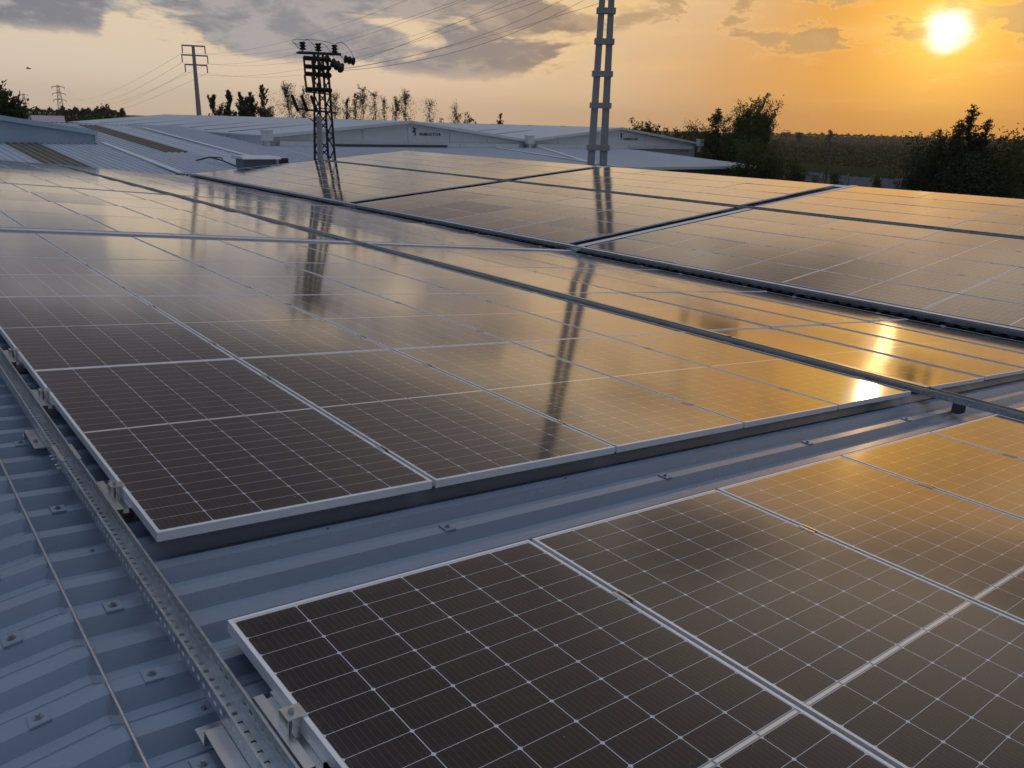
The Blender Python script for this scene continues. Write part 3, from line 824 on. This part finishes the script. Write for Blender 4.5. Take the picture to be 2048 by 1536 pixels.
P2 = pylon(52, 224, 187, 1150, 'smaller fainter steel pylon close beside the big dark tree')

# ------------------------------------------------------------------ overhead wires
def wire(a, b, s, r, label, group):
    mb = MB(); pts = sag(a, b, s, 40); c = (Vector(a)+Vector(b))/2
    mb.tube(pts, r, 5); o = mb.build('overhead_wire', M['wire'], smooth=True)
    return tag(o, label, 'wire', group)
Tm = Matrix.Translation(Vector((TW.x, TW.y, GROUND))) @ Matrix.Rotation(yaw+R(6), 4, 'Z')
ends = [Tm @ Vector((x, -.36, zt(z)-.25)) for z in (12.3, 10.75, 9.1) for x in (-1.85, 1.85)]
G = 'six wires from the far utility pole to the twin pole tower'
LB = ['top wire', 'second wire down', 'third wire down', 'fourth wire down', 'fifth wire down', 'lowest wire']
for k, (i, e) in enumerate(((0, 0), (1, 1), (2, 2), (3, 3), (4, 4), (5, 5))):
    wire(arms[i], ends[e], 2.2, .010, f'{LB[k]} of the six between utility pole and twin pole tower', G)
G = 'three wires from the lattice tower to the twin pole tower'
ltp = [Vector((LT.x, LT.y, GROUND))+Vector(v) for v in ((1.70, -.25, TA-.26), (.82, -.72, TA-.62), (.62, -1.0, TA-.74))]
for k, (a, px, py, s_) in enumerate(zip(ltp, (1213, 1213, 1216), (-105, -50, -28), (.35, .75, .85))):
    e = at(px, py, 49.5)
    wire(a, e, s_, .0085, f'{("upper", "middle", "lower")[k]} sagging wire leaving the lattice tower insulators for the twin poles', G)
G = 'thin far wires between steel pylon and utility pole'
for k, i in enumerate((0, 2, 3, 4, 5)):
    e = P1+Vector(((-6, 6)[k % 2], 0, -1.5-6*(k//2)))
    wire(arms[i], e, 9, .017, f'faint sagging wire between far pylon and utility pole, {ORD[k]} from the top', G)

# ------------------------------------------------------------------ vegetation
def leaf_quad(v, f, c, s, rng, up=0.):
    d = Vector((rng.gauss(0, 1), rng.gauss(0, 1), rng.gauss(0, 1)+up)).normalized()
    a = d.cross(Vector((rng.gauss(0, 1), rng.gauss(0, 1), rng.gauss(0, 1)))).normalized()
    i = len(v); L_ = s*rng.uniform(.7, 1.5); w_ = s*rng.uniform(.35, .6)
    v += [tuple(c-d*L_*.5), tuple(c+a*w_*.5), tuple(c+d*L_*.5), tuple(c-a*w_*.5)]; f.append((i, i+1, i+2, i+3))
def tree(name, label, loc, H, Wd, kind, leaf, n, ls, seed, cat='tree', group=None, trunk_r=None, stems=1):
    rng = random.Random(seed)
    root = thing(name, label, cat, loc, (0, 0, 0), group)
    tr = MB(); cr = MB(); tips = []
    tr_r = trunk_r or H*.012
    for s_ in range(stems):
        off = Vector((rng.uniform(-.3, .3)*Wd, rng.uniform(-.3, .3)*Wd, 0)) if stems > 1 else Vector()
        h = H*(rng.uniform(.72, 1.) if stems > 1 and s_ else 1.)
        pts = [off*.6+Vector((0, 0, -.2))]; 
        for k in range(1, 8):
            pts.append(off*(.6+.4*k/7)+Vector((rng.gauss(0, .012*H), rng.gauss(0, .012*H), h*k/7*.97)))
        tr.tube(pts, [tr_r*(1-.88*k/7) for k in range(8)], 7)
        nb = {'poplar': 46, 'sparse': 30, 'broad': 26, 'conifer': 105, 'bush': 16}[kind]
        for b in range(nb):
            t = (rng.uniform(.18, .97) if kind in ('broad', 'bush') else .25+.73*rng.random()**.75) if kind != 'conifer' else (.08+.90*(b+rng.random())/nb)
            if kind == 'broad': t = rng.uniform(.35, .9)
            k = min(int(t*7), 6); base = pts[k].lerp(pts[k+1], t*7-k)
            az = rng.uniform(0, 2*math.pi)
            if kind == 'poplar': ln = Wd*.80*min(1, (1.03-t)*1.75)**.85*rng.uniform(.35, 1.02); el = R(rng.uniform(46, 74))
            elif kind == 'sparse': ln = Wd*.85*min(1, (1.04-t)*2.3)**.6*rng.uniform(.4, 1.2); el = R(rng.uniform(45, 74))
            elif kind == 'broad': ln = Wd*.55*rng.uniform(.5, 1.)*(1.1-.5*abs(t-.6)); el = R(rng.uniform(0, 55))
            elif kind == 'conifer': ln = Wd*.5*(1.0-t)**.92*rng.uniform(.22, 1.2)+.06; el = R(rng.uniform(5, 38))
            else: ln = Wd*.5*rng.uniform(.5, 1.1); el = R(rng.uniform(15, 70))
            dv = Vector((math.cos(az)*math.cos(el), math.sin(az)*math.cos(el), math.sin(el)))
            bp = [base, base+dv*ln*.5+Vector((0, 0, ln*.04)), base+dv*ln+Vector((0, 0, ln*(.16 if kind != 'broad' else .02)))]
            tr.tube(bp, [tr_r*.34*(1.1-t), tr_r*.2*(1.1-t), tr_r*.06], 4, False)
            tips.append((bp, ln, t))
    per = max(1, n//max(1, len(tips)))
    mean = sum(q[1] for q in tips)/max(1, len(tips))
    for bp, ln, t in tips:
        for q in range(max(3, int(per*(ln/mean if kind != 'sparse' else 1)))):
            w_ = rng.random()**.7
            c = bp[0].lerp(bp[1], w_*2) if w_ < .5 else bp[1].lerp(bp[2], w_*2-1)
            sp = .05+.075*ln if kind == 'conifer' else {'poplar': .07, 'sparse': .13, 'broad': .26, 'conifer': .10, 'bush': .28}[kind]*max(ln, .7)
            clump = rng.random() < .75
            c = c+Vector((rng.gauss(0, sp), rng.gauss(0, sp), rng.gauss(0, sp*(.8 if kind != 'conifer' else .5))))
            leaf_quad(cr.v, cr.f, c, ls, rng, .6 if kind in ('poplar', 'sparse') else (-.2 if kind == 'conifer' else 0))
    tr.build('trunk', M['bark'], root, fix=False)
    cr.build('crown', M[leaf], root, fix=False)
    return root
def tree_px(name, label, px, pyt, d, wpx, kind, leaf, n, ls, seed, **kw):
    t = at(px, pyt, d); depth = (t-CAM).dot(FWD)
    return tree(name, label, (t.x, t.y, GROUND), t.z-GROUND, wpx*depth/FPX, kind, leaf, n, ls, seed, **kw)
G = 'dark green poplars standing behind the warehouse roof'
for k, (px, py, w_, lb) in enumerate(((428, 186, 42, 'leaning dark poplar at the outer end of the clump beside the utility pole'),
        (455, 178, 36, 'dark pointed poplar, second in the clump beside the utility pole'),
        (480, 180, 34, 'paler green poplar in the middle of the clump beside the utility pole'),
        (500, 178, 34, 'bushy green poplar, fourth in the clump beside the utility pole'),
        (526, 166, 34, 'tallest dark poplar of the clump, on its side towards the lattice tower'))):
    tree_px('poplar_tree', lb, px, py, 125, w_*1.65, 'poplar', 'leaf_poplar', 4600, .26, 20+k, group=G)
G = 'thin leafed birches standing behind the warehouse roof'
for k, (px, py, w_, nn, lb) in enumerate(((573, 174, 40, 1000, 'thin birch between poplar clump and lattice tower'), (605, 178, 34, 700, 'thin birch right behind the raised fuses of the lattice tower'),
        (668, 190, 30, 500, 'thin birch just beyond the lattice tower legs'), (693, 196, 20, 550, 'short dense birch starting the row beyond the lattice tower'),
        (708, 184, 26, 420, 'sparse birch second in the row beyond the lattice tower'), (725, 176, 30, 560, 'tallest sparse birch of the row beyond the lattice tower'),
        (748, 184, 28, 420, 'sparse birch with bare twigs, fourth in the row beyond the lattice tower'), (768, 196, 24, 300, 'low bare birch in the dip of the row beyond the lattice tower'),
        (790, 190, 26, 420, 'sparse birch next to the peaked end of the row'), (812, 184, 32, 620, 'peaked birch ending the row above the emblem'),
        (860, 203, 30, 330, 'lone thin birch beyond the warehouse roof peak'), (913, 210, 28, 420, 'slim birch beside the low bushes beyond the warehouse roof'))):
    tree_px('birch_tree', lb, px, py, 128, w_*1.5, 'sparse', 'leaf_sparse', int(nn*2.6), .20, 60+k, group=G)
for k, (px, py, w_, lb) in enumerate(((937, 232, 26, 'low dark bush beside the slim birch on the warehouse roofline'), (951, 236, 12, 'tiny bush next to the low dark one on the roofline'),
        (881, 232, 12, 'small reddish bare bush on the warehouse roofline'))):
    tree_px('bush', lb, px, py, 128, w_, 'bush', 'leaf_poplar' if k < 2 else 'leaf_sparse', 700 if k == 0 else 260, .32, 90+k, cat='bush')
tree_px('round_tree', 'compact dark tree alone above the roofs between warehouses and twin poles', 999, 222, 130, 32, 'poplar', 'leaf_poplar', 2000, .36, 95, stems=2)
tree_px('eucalyptus_tree', 'big dark spreading tree beyond the blue hall at the picture edge', -8, 168, 105, 105, 'broad', 'leaf_dark', 7000, .55, 101, trunk_r=.35)
G = 'trees in the line beyond the second warehouse'
for k, (px, py, w_) in enumerate(((1264, 242, 22), (1284, 247, 20), (1297, 250, 20), (1313, 256, 20), (1330, 259, 22), (1349, 263, 22), (1370, 265, 26), (1390, 266, 26), (1408, 263, 24))):
    tree_px('hedge_tree', ('dark round tree heading the line beyond the second warehouse' if k == 0 else f'{ORD[k]} tree along the descending line beyond the second warehouse'),
            px, py, 128+k*3, w_*1.5, 'bush', 'leaf_poplar' if k < 3 else 'leaf_field', 1100, .40, 120+k, group=G, stems=2)
tree_px('cypress_tree', 'spiky dark conifer leaning against the leafy tree beside the roofs', 1441, 210, 84, 260, 'conifer', 'leaf_conifer', 9000, .22, 140)
tree_px('leafy_tree', 'tall leafy backlit tree beside the spiky conifer at the field edge', 1500, 186, 84, 125, 'poplar', 'leaf_bush', 26000, .18, 141, stems=7, trunk_r=.12)
tree_px('leafy_tree', 'lower leafy tree at the foot of the tall backlit one', 1534, 232, 80, 90, 'poplar', 'leaf_bush', 9000, .19, 142, stems=2, trunk_r=.09)
G = 'dark bushes at the edge of the low roof'
for k, (px, py, d, w_, lb) in enumerate(((1500, 290, 62, 80, 'dense dark bush covering the end of the low roof'), (1545, 306, 62, 84, 'wide dark bush between low roof end and grey fence'),
        (1586, 328, 64, 50, 'low brownish bush meeting the grey fence'), (1450, 284, 90, 90, 'dark bush under the spiky conifer'), (1410, 276, 100, 70, 'dark bush behind the second warehouse corner'))):
    tree_px('bush', lb, px, py, d, w_, 'bush', 'leaf_bush', 6500, .19, 150+k, cat='bush', group=G, stems=3)
# the big conifer with three leaders
p = at(1925, 380, 58)
def conifer_leader(root, dx, dy, H, Wd, n, seed):
    pass
tree_px('conifer_tree', 'tall dark conifer with a pointed spire silhouetted under the sun', 1952, 198, 56, 270, 'conifer', 'leaf_conifer', 16000, .14, 160, trunk_r=.16)
tree_px('conifer_tree', 'shorter conifer spire crowding the tall one on the field side', 1924, 228, 57, 230, 'conifer', 'leaf_conifer', 11000, .14, 161, trunk_r=.10)
tree_px('conifer_tree', 'slim conifer spire beside the tall one, away from the pole', 1982, 224, 56, 230, 'conifer', 'leaf_conifer', 11000, .14, 162, trunk_r=.10)
tree_px('conifer_tree', 'low conifer shoulder on the fence side of the conifer clump', 1888, 248, 57, 260, 'conifer', 'leaf_conifer', 11000, .14, 163, trunk_r=.10)
G = 'dark bushes around the big conifer'
for k, (px, py, d, w_, lb) in enumerate(((1868, 300, 58, 120, 'dark bush at the fence side foot of the big conifer'), (1945, 306, 54, 150, 'dark bush right under the big conifer spires'),
        (2014, 290, 56, 110, 'dark bush between the big conifer and the picture edge'), (2058, 282, 60, 90, 'dark bush cut off by the picture edge'))):
    tree_px('bush', lb, px, py, d, w_, 'bush', 'leaf_conifer' if k < 2 else 'leaf_bush', 9000, .18, 170+k, cat='bush', group=G, stems=3)
G = 'low bushes before the grey fence'
for k, (px, py, d, w_, lb) in enumerate(((1668, 348, 88, 34, 'low green bush at the foot of the wooden pole'), (1628, 352, 90, 26, 'small dark bush in front of the grey fence'), (1760, 352, 88, 24, 'small bush before the middle of the grey fence'))):
    tree_px('bush', lb, px, py, d, w_, 'bush', 'leaf_bush', 800, .22, 180+k, cat='bush', group=G)

# distant hedge and horizon woods: nobody could count these
def woods(name, label, spans, seed, leaf, n, ls):
    rng = random.Random(seed); mb = MB()
    for (px0, px1, pyh, amp, d) in spans:
        for k in range(n):
            px = rng.uniform(px0, px1); hgt = amp*(.45+.55*math.sin(px*.37+seed)*math.sin(px*.11))*rng.random()**.8
            yh = 221+.0302*px; b = at(px, yh+1.5, d*rng.uniform(.95, 1.05)); c = at(px, yh-abs(hgt), d)
            z = GROUND+(c.z-GROUND)*rng.random() if rng.random() < .7 else c.z
            leaf_quad(mb.v, mb.f, Vector((b.x, b.y, z)), ls*d/100, rng, .3)
    return tag(mb.build(name, M[leaf], fix=False), label, 'trees', kind='stuff')
woods('far_hedge', 'dark line of far trees and hedges beyond the blue hall and warehouse roof', ((30, 250, 0, 9, 260), (120, 250, 0, 13, 180)), 5, 'leaf_dark', 2200, .40)
woods('far_woods', 'thin hazy line of far trees along the horizon of the dark field', ((1560, 1860, 0, 6, 900), (1820, 2080, 0, 14, 620), (1540, 2080, 0, 3.0, 1400)), 6, 'leaf_dark', 2600, .22)
for k, (px, py, w_, lb) in enumerate(((1599, 266, 9, 'tiny far tree on the horizon beside the leafy tree'), (1661, 264.5, 8, 'tiny far tree on the horizon above the wooden pole'))):
    tree_px('far_tree', lb, px, py, 620, w_*1.4, 'bush', 'leaf_dark', 260, 1.6, 190+k, cat='tree', group='lone far trees on the horizon')
tree_px('far_tree', 'spiky far tree above the pale eave end of the warehouse roof', 207, 214, 240, 26, 'bush', 'leaf_dark', 500, .8, 193, cat='tree')

# ground and field cover
gm = MB(); gm.quad((-6000, -3000, GROUND), (9000, -3000, GROUND), (9000, 9000, GROUND), (-6000, 9000, GROUND))
tag(gm.build('ground', M['ground']), kind='structure')
fm = MB(); rng = random.Random(11)
for k in range(22000):
    d = 66*math.exp(rng.random()**1.1*2.3); az = R(rng.uniform(49, 78))
    c = Vector((CAM.x+d*math.sin(az), CAM.y+d*math.cos(az), GROUND))
    row = math.sin(c.x*.05)*math.sin(c.y*.043+1)+.5*math.sin(c.x*.013+c.y*.02)
    if row < -.5: continue
    h = (.5+1.0*max(row, 0))*rng.uniform(.5, 1.3)
    for q in range(2):
        leaf_quad(fm.v, fm.f, c+Vector((rng.gauss(0, .9), rng.gauss(0, .9), h*rng.random())), .35+d*.0045, rng, .1)
tag(fm.build('field_vegetation', M['leaf_field'], fix=False), 'rough dark green field of weeds and scrub under the sunset', 'field', kind='stuff')

# fence, wooden pole, bird
a = at(1600, 346, 104); b = at(1862, 356.5, 98)
fe = thing('fence', 'grey sheet fence between the panel roof and the field', 'fence', (a.x, a.y, GROUND))
dirv = Vector((b.x-a.x, b.y-a.y, 0)); Lf = dirv.length; fe.rotation_euler = (0, 0, math.atan2(dirv.y, dirv.x))
hz = (a.z+b.z)/2-GROUND
x = 0
while x < Lf-.1:
    m_ = MB(); e_ = min(x+2.9, Lf)
    m_.box(x+.06, e_-.06, -.02, .02, .1, hz-random.uniform(.0, .25))
    m_.build('fence_sheet', M['fence'], fe)
    m_ = MB(); m_.box(e_-.05, e_+.05, -.06, .06, 0, hz+.12); m_.build('fence_post', M['concrete'], fe)
    x += 3.0
p = at(2020, 360, 66); q_ = at(2070, 360, 66)
f2 = thing('fence', 'dark corrugated fence stretch at the picture edge below the bushes', 'fence', (p.x, p.y, GROUND))
dv = Vector((q_.x-p.x, q_.y-p.y, 0)); f2.rotation_euler = (0, 0, math.atan2(dv.y, dv.x))
m_ = MB(); k = -1.2
while k < 4: m_.box(k, k+.22, -.03, .03, 0, p.z-GROUND); m_.box(k+.22, k+.30, -.06, 0, 0, p.z-GROUND); k += .30
m_.build('fence_sheet', M['fence'], f2)
m_ = MB(); m_.box(-1.2, 4, .035, .09, p.z-GROUND-.5, p.z-GROUND-.4); m_.build('fence_rail', M['fence'], f2)
p = at(1651, 362, 96); tz = at(1656, 283, 96).z
wp = thing('wooden_pole', 'weathered wooden pole with a short crossbar standing at the grey fence', 'pole', (p.x, p.y, GROUND))
m_ = MB(); m_.tube([(0, 0, 0), (.12, 0, tz-GROUND)], [.17, .11], 9); m_.build('pole', M['wood'], wp)
m_ = MB(); m_.bar((-.5, .3, tz-GROUND-.15), (.75, -.4, tz-GROUND-.15), .12); m_.build('crossbar', M['wood'], wp)
m_ = MB(); m_.tube([(-.75, .4, 0), (.05, 0, tz-GROUND-1.6)], .07, 7); m_.build('stay', M['wood'], wp)
p = at(57, 137, 110)
bd = MB(); bd.tube([(-.28, 0, 0), (-.12, 0, .03), (.1, 0, .02), (.3, 0, 0)], [.01, .07, .07, .015], 8)
for s_ in (-1, 1):
    bd.prism([(-.10, 0), (.10, 0), (.02, .35), (-.10, .55)], 0, .015, lambda a_, b_, t: (a_, s_*(b_+.05), t+b_*.25))
o = tag(bd.build('bird', M['bird']), 'small dark bird gliding in the pale sky above the far pylons', 'bird'); o.location = p; o.rotation_euler = (0, 0, R(-15))

# ------------------------------------------------------------------ evening haze
hb = MB(); hb.box(-900, 1500, -300, 1500, GROUND-1, 42)
hm = bpy.data.materials.new('evening_haze'); hm.use_nodes = True; hk = hm.node_tree
hk.nodes.remove(hk.nodes['Principled BSDF'])
pv_ = hk.nodes.new('ShaderNodeVolumePrincipled'); pv_.inputs['Color'].default_value = (.95, .90, .84, 1)
pv_.inputs['Density'].default_value = HAZE; pv_.inputs['Anisotropy'].default_value = .55
hk.links.new(pv_.outputs[0], hk.nodes['Material Output'].inputs['Volume'])
tag(hb.build('haze', hm), 'thin warm evening haze over roofs and field', 'haze', kind='stuff')

# ------------------------------------------------------------------ world
wd = bpy.data.worlds.new('World'); S.world = wd; wd.use_nodes = True
k = NT(wd.node_tree); bg = k.n['Background']
d = k.n.new('ShaderNodeTexCoord').outputs['Generated']
nv = k.n.new('ShaderNodeVectorMath'); nv.operation = 'NORMALIZE'; k.put(nv.inputs[0], d); d = nv.outputs[0]
x, y, z = k.xyz(d)
DEG = 180/math.pi
az = k.mul(k.m('ARCTAN2', x, y), DEG)
el = k.mul(k.m('ARCSINE', z), DEG)
sd = (math.sin(SUN_AZ)*math.cos(SUN_EL), math.cos(SUN_AZ)*math.cos(SUN_EL), math.sin(SUN_EL))
dp = k.n.new('ShaderNodeVectorMath'); dp.operation = 'DOT_PRODUCT'; k.put(dp.inputs[0], d); dp.inputs[1].default_value = sd
g = k.mul(k.m('ARCCOSINE', k.m('MINIMUM', dp.outputs['Value'], .999999)), DEG)      # degrees from the sun
sky = k.n.new('ShaderNodeTexSky'); sky.sky_type = 'NISHITA'; sky.sun_disc = False
sky.sun_elevation = SUN_EL; sky.sun_rotation = SUN_AZ; sky.dust_density = 2.5; sky.air_density = 1.2
nish = k.mix(1., sky.outputs[0], (.11, .11, .11), 'MULTIPLY')
# evening haze near the horizon, warmer towards the sun
hz_ = k.ramp(k.lin(g, 0, 140), [(0., (.92, .46, .085)), (.05, (.80, .37, .08)), (.09, (.74, .40, .145)), (.15, (.77, .53, .29)), (.25, (.80, .60, .40)), (.375, (.74, .61, .44)), (.48, (.66, .58, .47)), (.70, (.22, .31, .47)), (1., (.11, .18, .32))])
hz_ = k.mix(k.mul(k.mul(k.step(el, 3., 8.), .38), k.step(g, 5., 15.)), hz_, (.84, .64, .38))
low = k.step(el, -1.5, 3.5)
hz_ = k.mix(low, k.mix(1., hz_, (.82, .76, .72), 'MULTIPLY'), hz_)
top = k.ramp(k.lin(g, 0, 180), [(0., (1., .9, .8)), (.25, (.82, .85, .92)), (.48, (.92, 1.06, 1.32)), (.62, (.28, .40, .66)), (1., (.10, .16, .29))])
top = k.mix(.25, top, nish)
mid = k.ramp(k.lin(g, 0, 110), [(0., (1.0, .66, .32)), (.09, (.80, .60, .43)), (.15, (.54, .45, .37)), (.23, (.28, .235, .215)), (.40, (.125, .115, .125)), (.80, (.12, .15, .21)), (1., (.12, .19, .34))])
lift = k.add(1., k.mul(k.step(el, 7.8, 11.), k.mul(k.step(az, 30., 52.), .30)))  # unseen sky above the view, brightened to raise the panel reflections
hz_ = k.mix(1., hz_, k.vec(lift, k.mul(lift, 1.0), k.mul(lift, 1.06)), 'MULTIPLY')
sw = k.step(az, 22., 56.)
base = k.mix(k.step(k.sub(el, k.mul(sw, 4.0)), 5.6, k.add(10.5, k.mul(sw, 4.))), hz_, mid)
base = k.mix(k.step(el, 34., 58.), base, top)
# cloud bank: lower edge varies with azimuth
e0 = k.xyz(k.ramp(k.lin(az, 0, 90), [(0., (.43,)*3), (.17, (.43,)*3), (.215, (.36,)*3), (.30, (.33,)*3), (.39, (.28,)*3), (.465, (.32,)*3), (.51, (.60,)*3), (.62, (.95,)*3), (1., (1.,)*3)]))[0]
e0 = k.mul(e0, 10.)
wx = k.mul(k.sub(k.noise(k.vec(k.mul(az, .09), k.mul(el, .2), 1.), 1.6, 4, .5), .5), 6.)
cv = k.vec(k.mul(k.add(az, wx), .060), k.mul(el, .19), 0.)
nA = k.noise(cv, 1.5, 10, .56, .3)
nB = k.noise(k.vec(k.mul(az, .12), k.mul(el, .30), 3.3), 1.6, 9, .64, .3)
nC = k.noise(k.vec(k.mul(az, .05), k.mul(el, .45), 7.7), 1.2, 5, .55, .2)
depth = k.add(k.sub(el, e0), k.mul(k.sub(nB, .5), 2.0))
edge = k.step(depth, -.45, .75)
bias = k.add(k.mul(k.step(az, 30., 10.), .09), k.mul(k.step(az, 15., 12.5), .17))                 # thicker away from the sun
gap = k.mul(k.mul(k.step(az, 12.8, 14.8), k.step(az, 21., 18.)), k.step(el, 9., 7.))
fill = k.mul(k.mul(k.step(az, 20., 24.), k.step(az, 40., 34.)), k.step(el, 9., 6.5))
cov = k.add(k.add(k.add(nA, bias), k.mul(k.sub(nB, .5), .22)), k.sub(k.mul(fill, .07), k.mul(gap, .06)))
thick = k.mul(edge, k.step(cov, .40, .62))
alpha = k.mul(edge, k.step(cov, .28, .54))
around = k.mul(k.mul(k.step(az, 56., 60.), k.step(el, 4.6, 5.4)), k.step(el, 7.6, 6.6))
small = k.mul(k.step(k.add(k.add(nB, k.mul(nC, .25)), k.mul(around, .055)), .625, .75), k.mul(k.step(el, 4.2, 5.2), k.step(az, 45., 50.)))
puff = k.mul(k.step(nB, .56, .70), k.mul(k.step(el, 2.4, 3.4), k.mul(k.step(az, 38, 44), .45)))
streak = k.mul(k.step(nC, .50, .68), k.mul(k.step(el, 1., 2.5), .28))
# higher up the bank breaks into broad soft sheets
pv = k.vec(k.m('DIVIDE', x, k.add(z, .12)), k.m('DIVIDE', y, k.add(z, .12)), 0.)
nH = k.noise(pv, .62, 6, .48, .6)
hi = k.step(el, 8.5, 12.5); lo = k.sub(1., hi)
aH = k.mul(k.step(k.add(nH, k.mul(k.step(az, 50., 20.), .06)), .44, .62), k.mul(hi, k.sub(1., k.mul(k.step(el, 45., 75.), .75))))
alpha = k.add(k.mul(alpha, lo), k.mul(aH, .80)); thick = k.add(k.mul(thick, lo), aH); small = k.mul(small, lo); puff = k.mul(puff, lo)
cl = k.m('MAXIMUM', k.m('MAXIMUM', alpha, streak), k.m('MAXIMUM', small, puff))
tk = k.m('MAXIMUM', thick, k.mul(small, .8))
darkc = k.mix(k.step(g, 8, 40), (.42, .24, .11), (.25, .25, .275))
darkc = k.mix(k.step(g, 40, 62), darkc, (.185, .195, .235))
darkc = k.mix(k.mul(k.step(nB, .44, .60), .75), darkc, k.mix(k.step(g, 8, 45), (.62, .38, .17), (.46, .42, .41)))
brightc = k.mix(k.step(g, 8, 40), (.98, .60, .22), (.76, .61, .42))
darkc = k.mix(hi, darkc, k.mix(k.step(el, 30., 55.), (.13, .11, .11), (.40, .44, .52)))
brightc = k.mix(hi, brightc, base)
cc = k.mix(k.step(tk, .12, .62), brightc, darkc)
col = k.mix(k.mul(cl, .94), base, cc)
# sun through the haze
gl = k.m('POWER', 2.718, k.mul(g, -1/2.0)); gw = k.m('POWER', 2.718, k.mul(g, -1/6.))
glow = k.mix(1., (.75, .50, .08), k.vec(gl, gl, gl), 'MULTIPLY')
wide = k.mix(1., (.16, .085, .0), k.vec(gw, gw, gw), 'MULTIPLY')
gn = k.add(g, k.mul(k.sub(nB, .5), 3.2))
disc = k.mul(k.sub(1., k.step(gn, .5, 1.75)), 1.)
col = k.mix(1., col, glow, 'ADD'); col = k.mix(1., col, wide, 'ADD'); col = k.mix(disc, col, (1.45, 1.35, 1.08))
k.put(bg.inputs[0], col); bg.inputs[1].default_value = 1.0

sun = bpy.data.lights.new('sun', 'SUN'); sun.energy = .04; sun.angle = R(1.0); sun.color = (1., .58, .22)
so = bpy.data.objects.new('sun', sun); C.objects.link(so); so.location = (60, 30, 40)
so.rotation_euler = Vector(sd).to_track_quat('Z', 'Y').to_euler()

# ------------------------------------------------------------------ camera
cam = bpy.data.cameras.new('camera'); cam.sensor_width = 36; cam.lens = FPX/2048*36; cam.clip_start = .05; cam.clip_end = 20000
co = bpy.data.objects.new('camera', cam); C.objects.link(co)
mw = Matrix((RIGHT, -DOWN, -FWD)).transposed().to_4x4(); mw.translation = CAM
co.matrix_world = mw
S.camera = co
S.view_settings.view_transform = 'Standard'; S.view_settings.look = 'None'; S.view_settings.gamma = 1; S.view_settings.exposure = 0
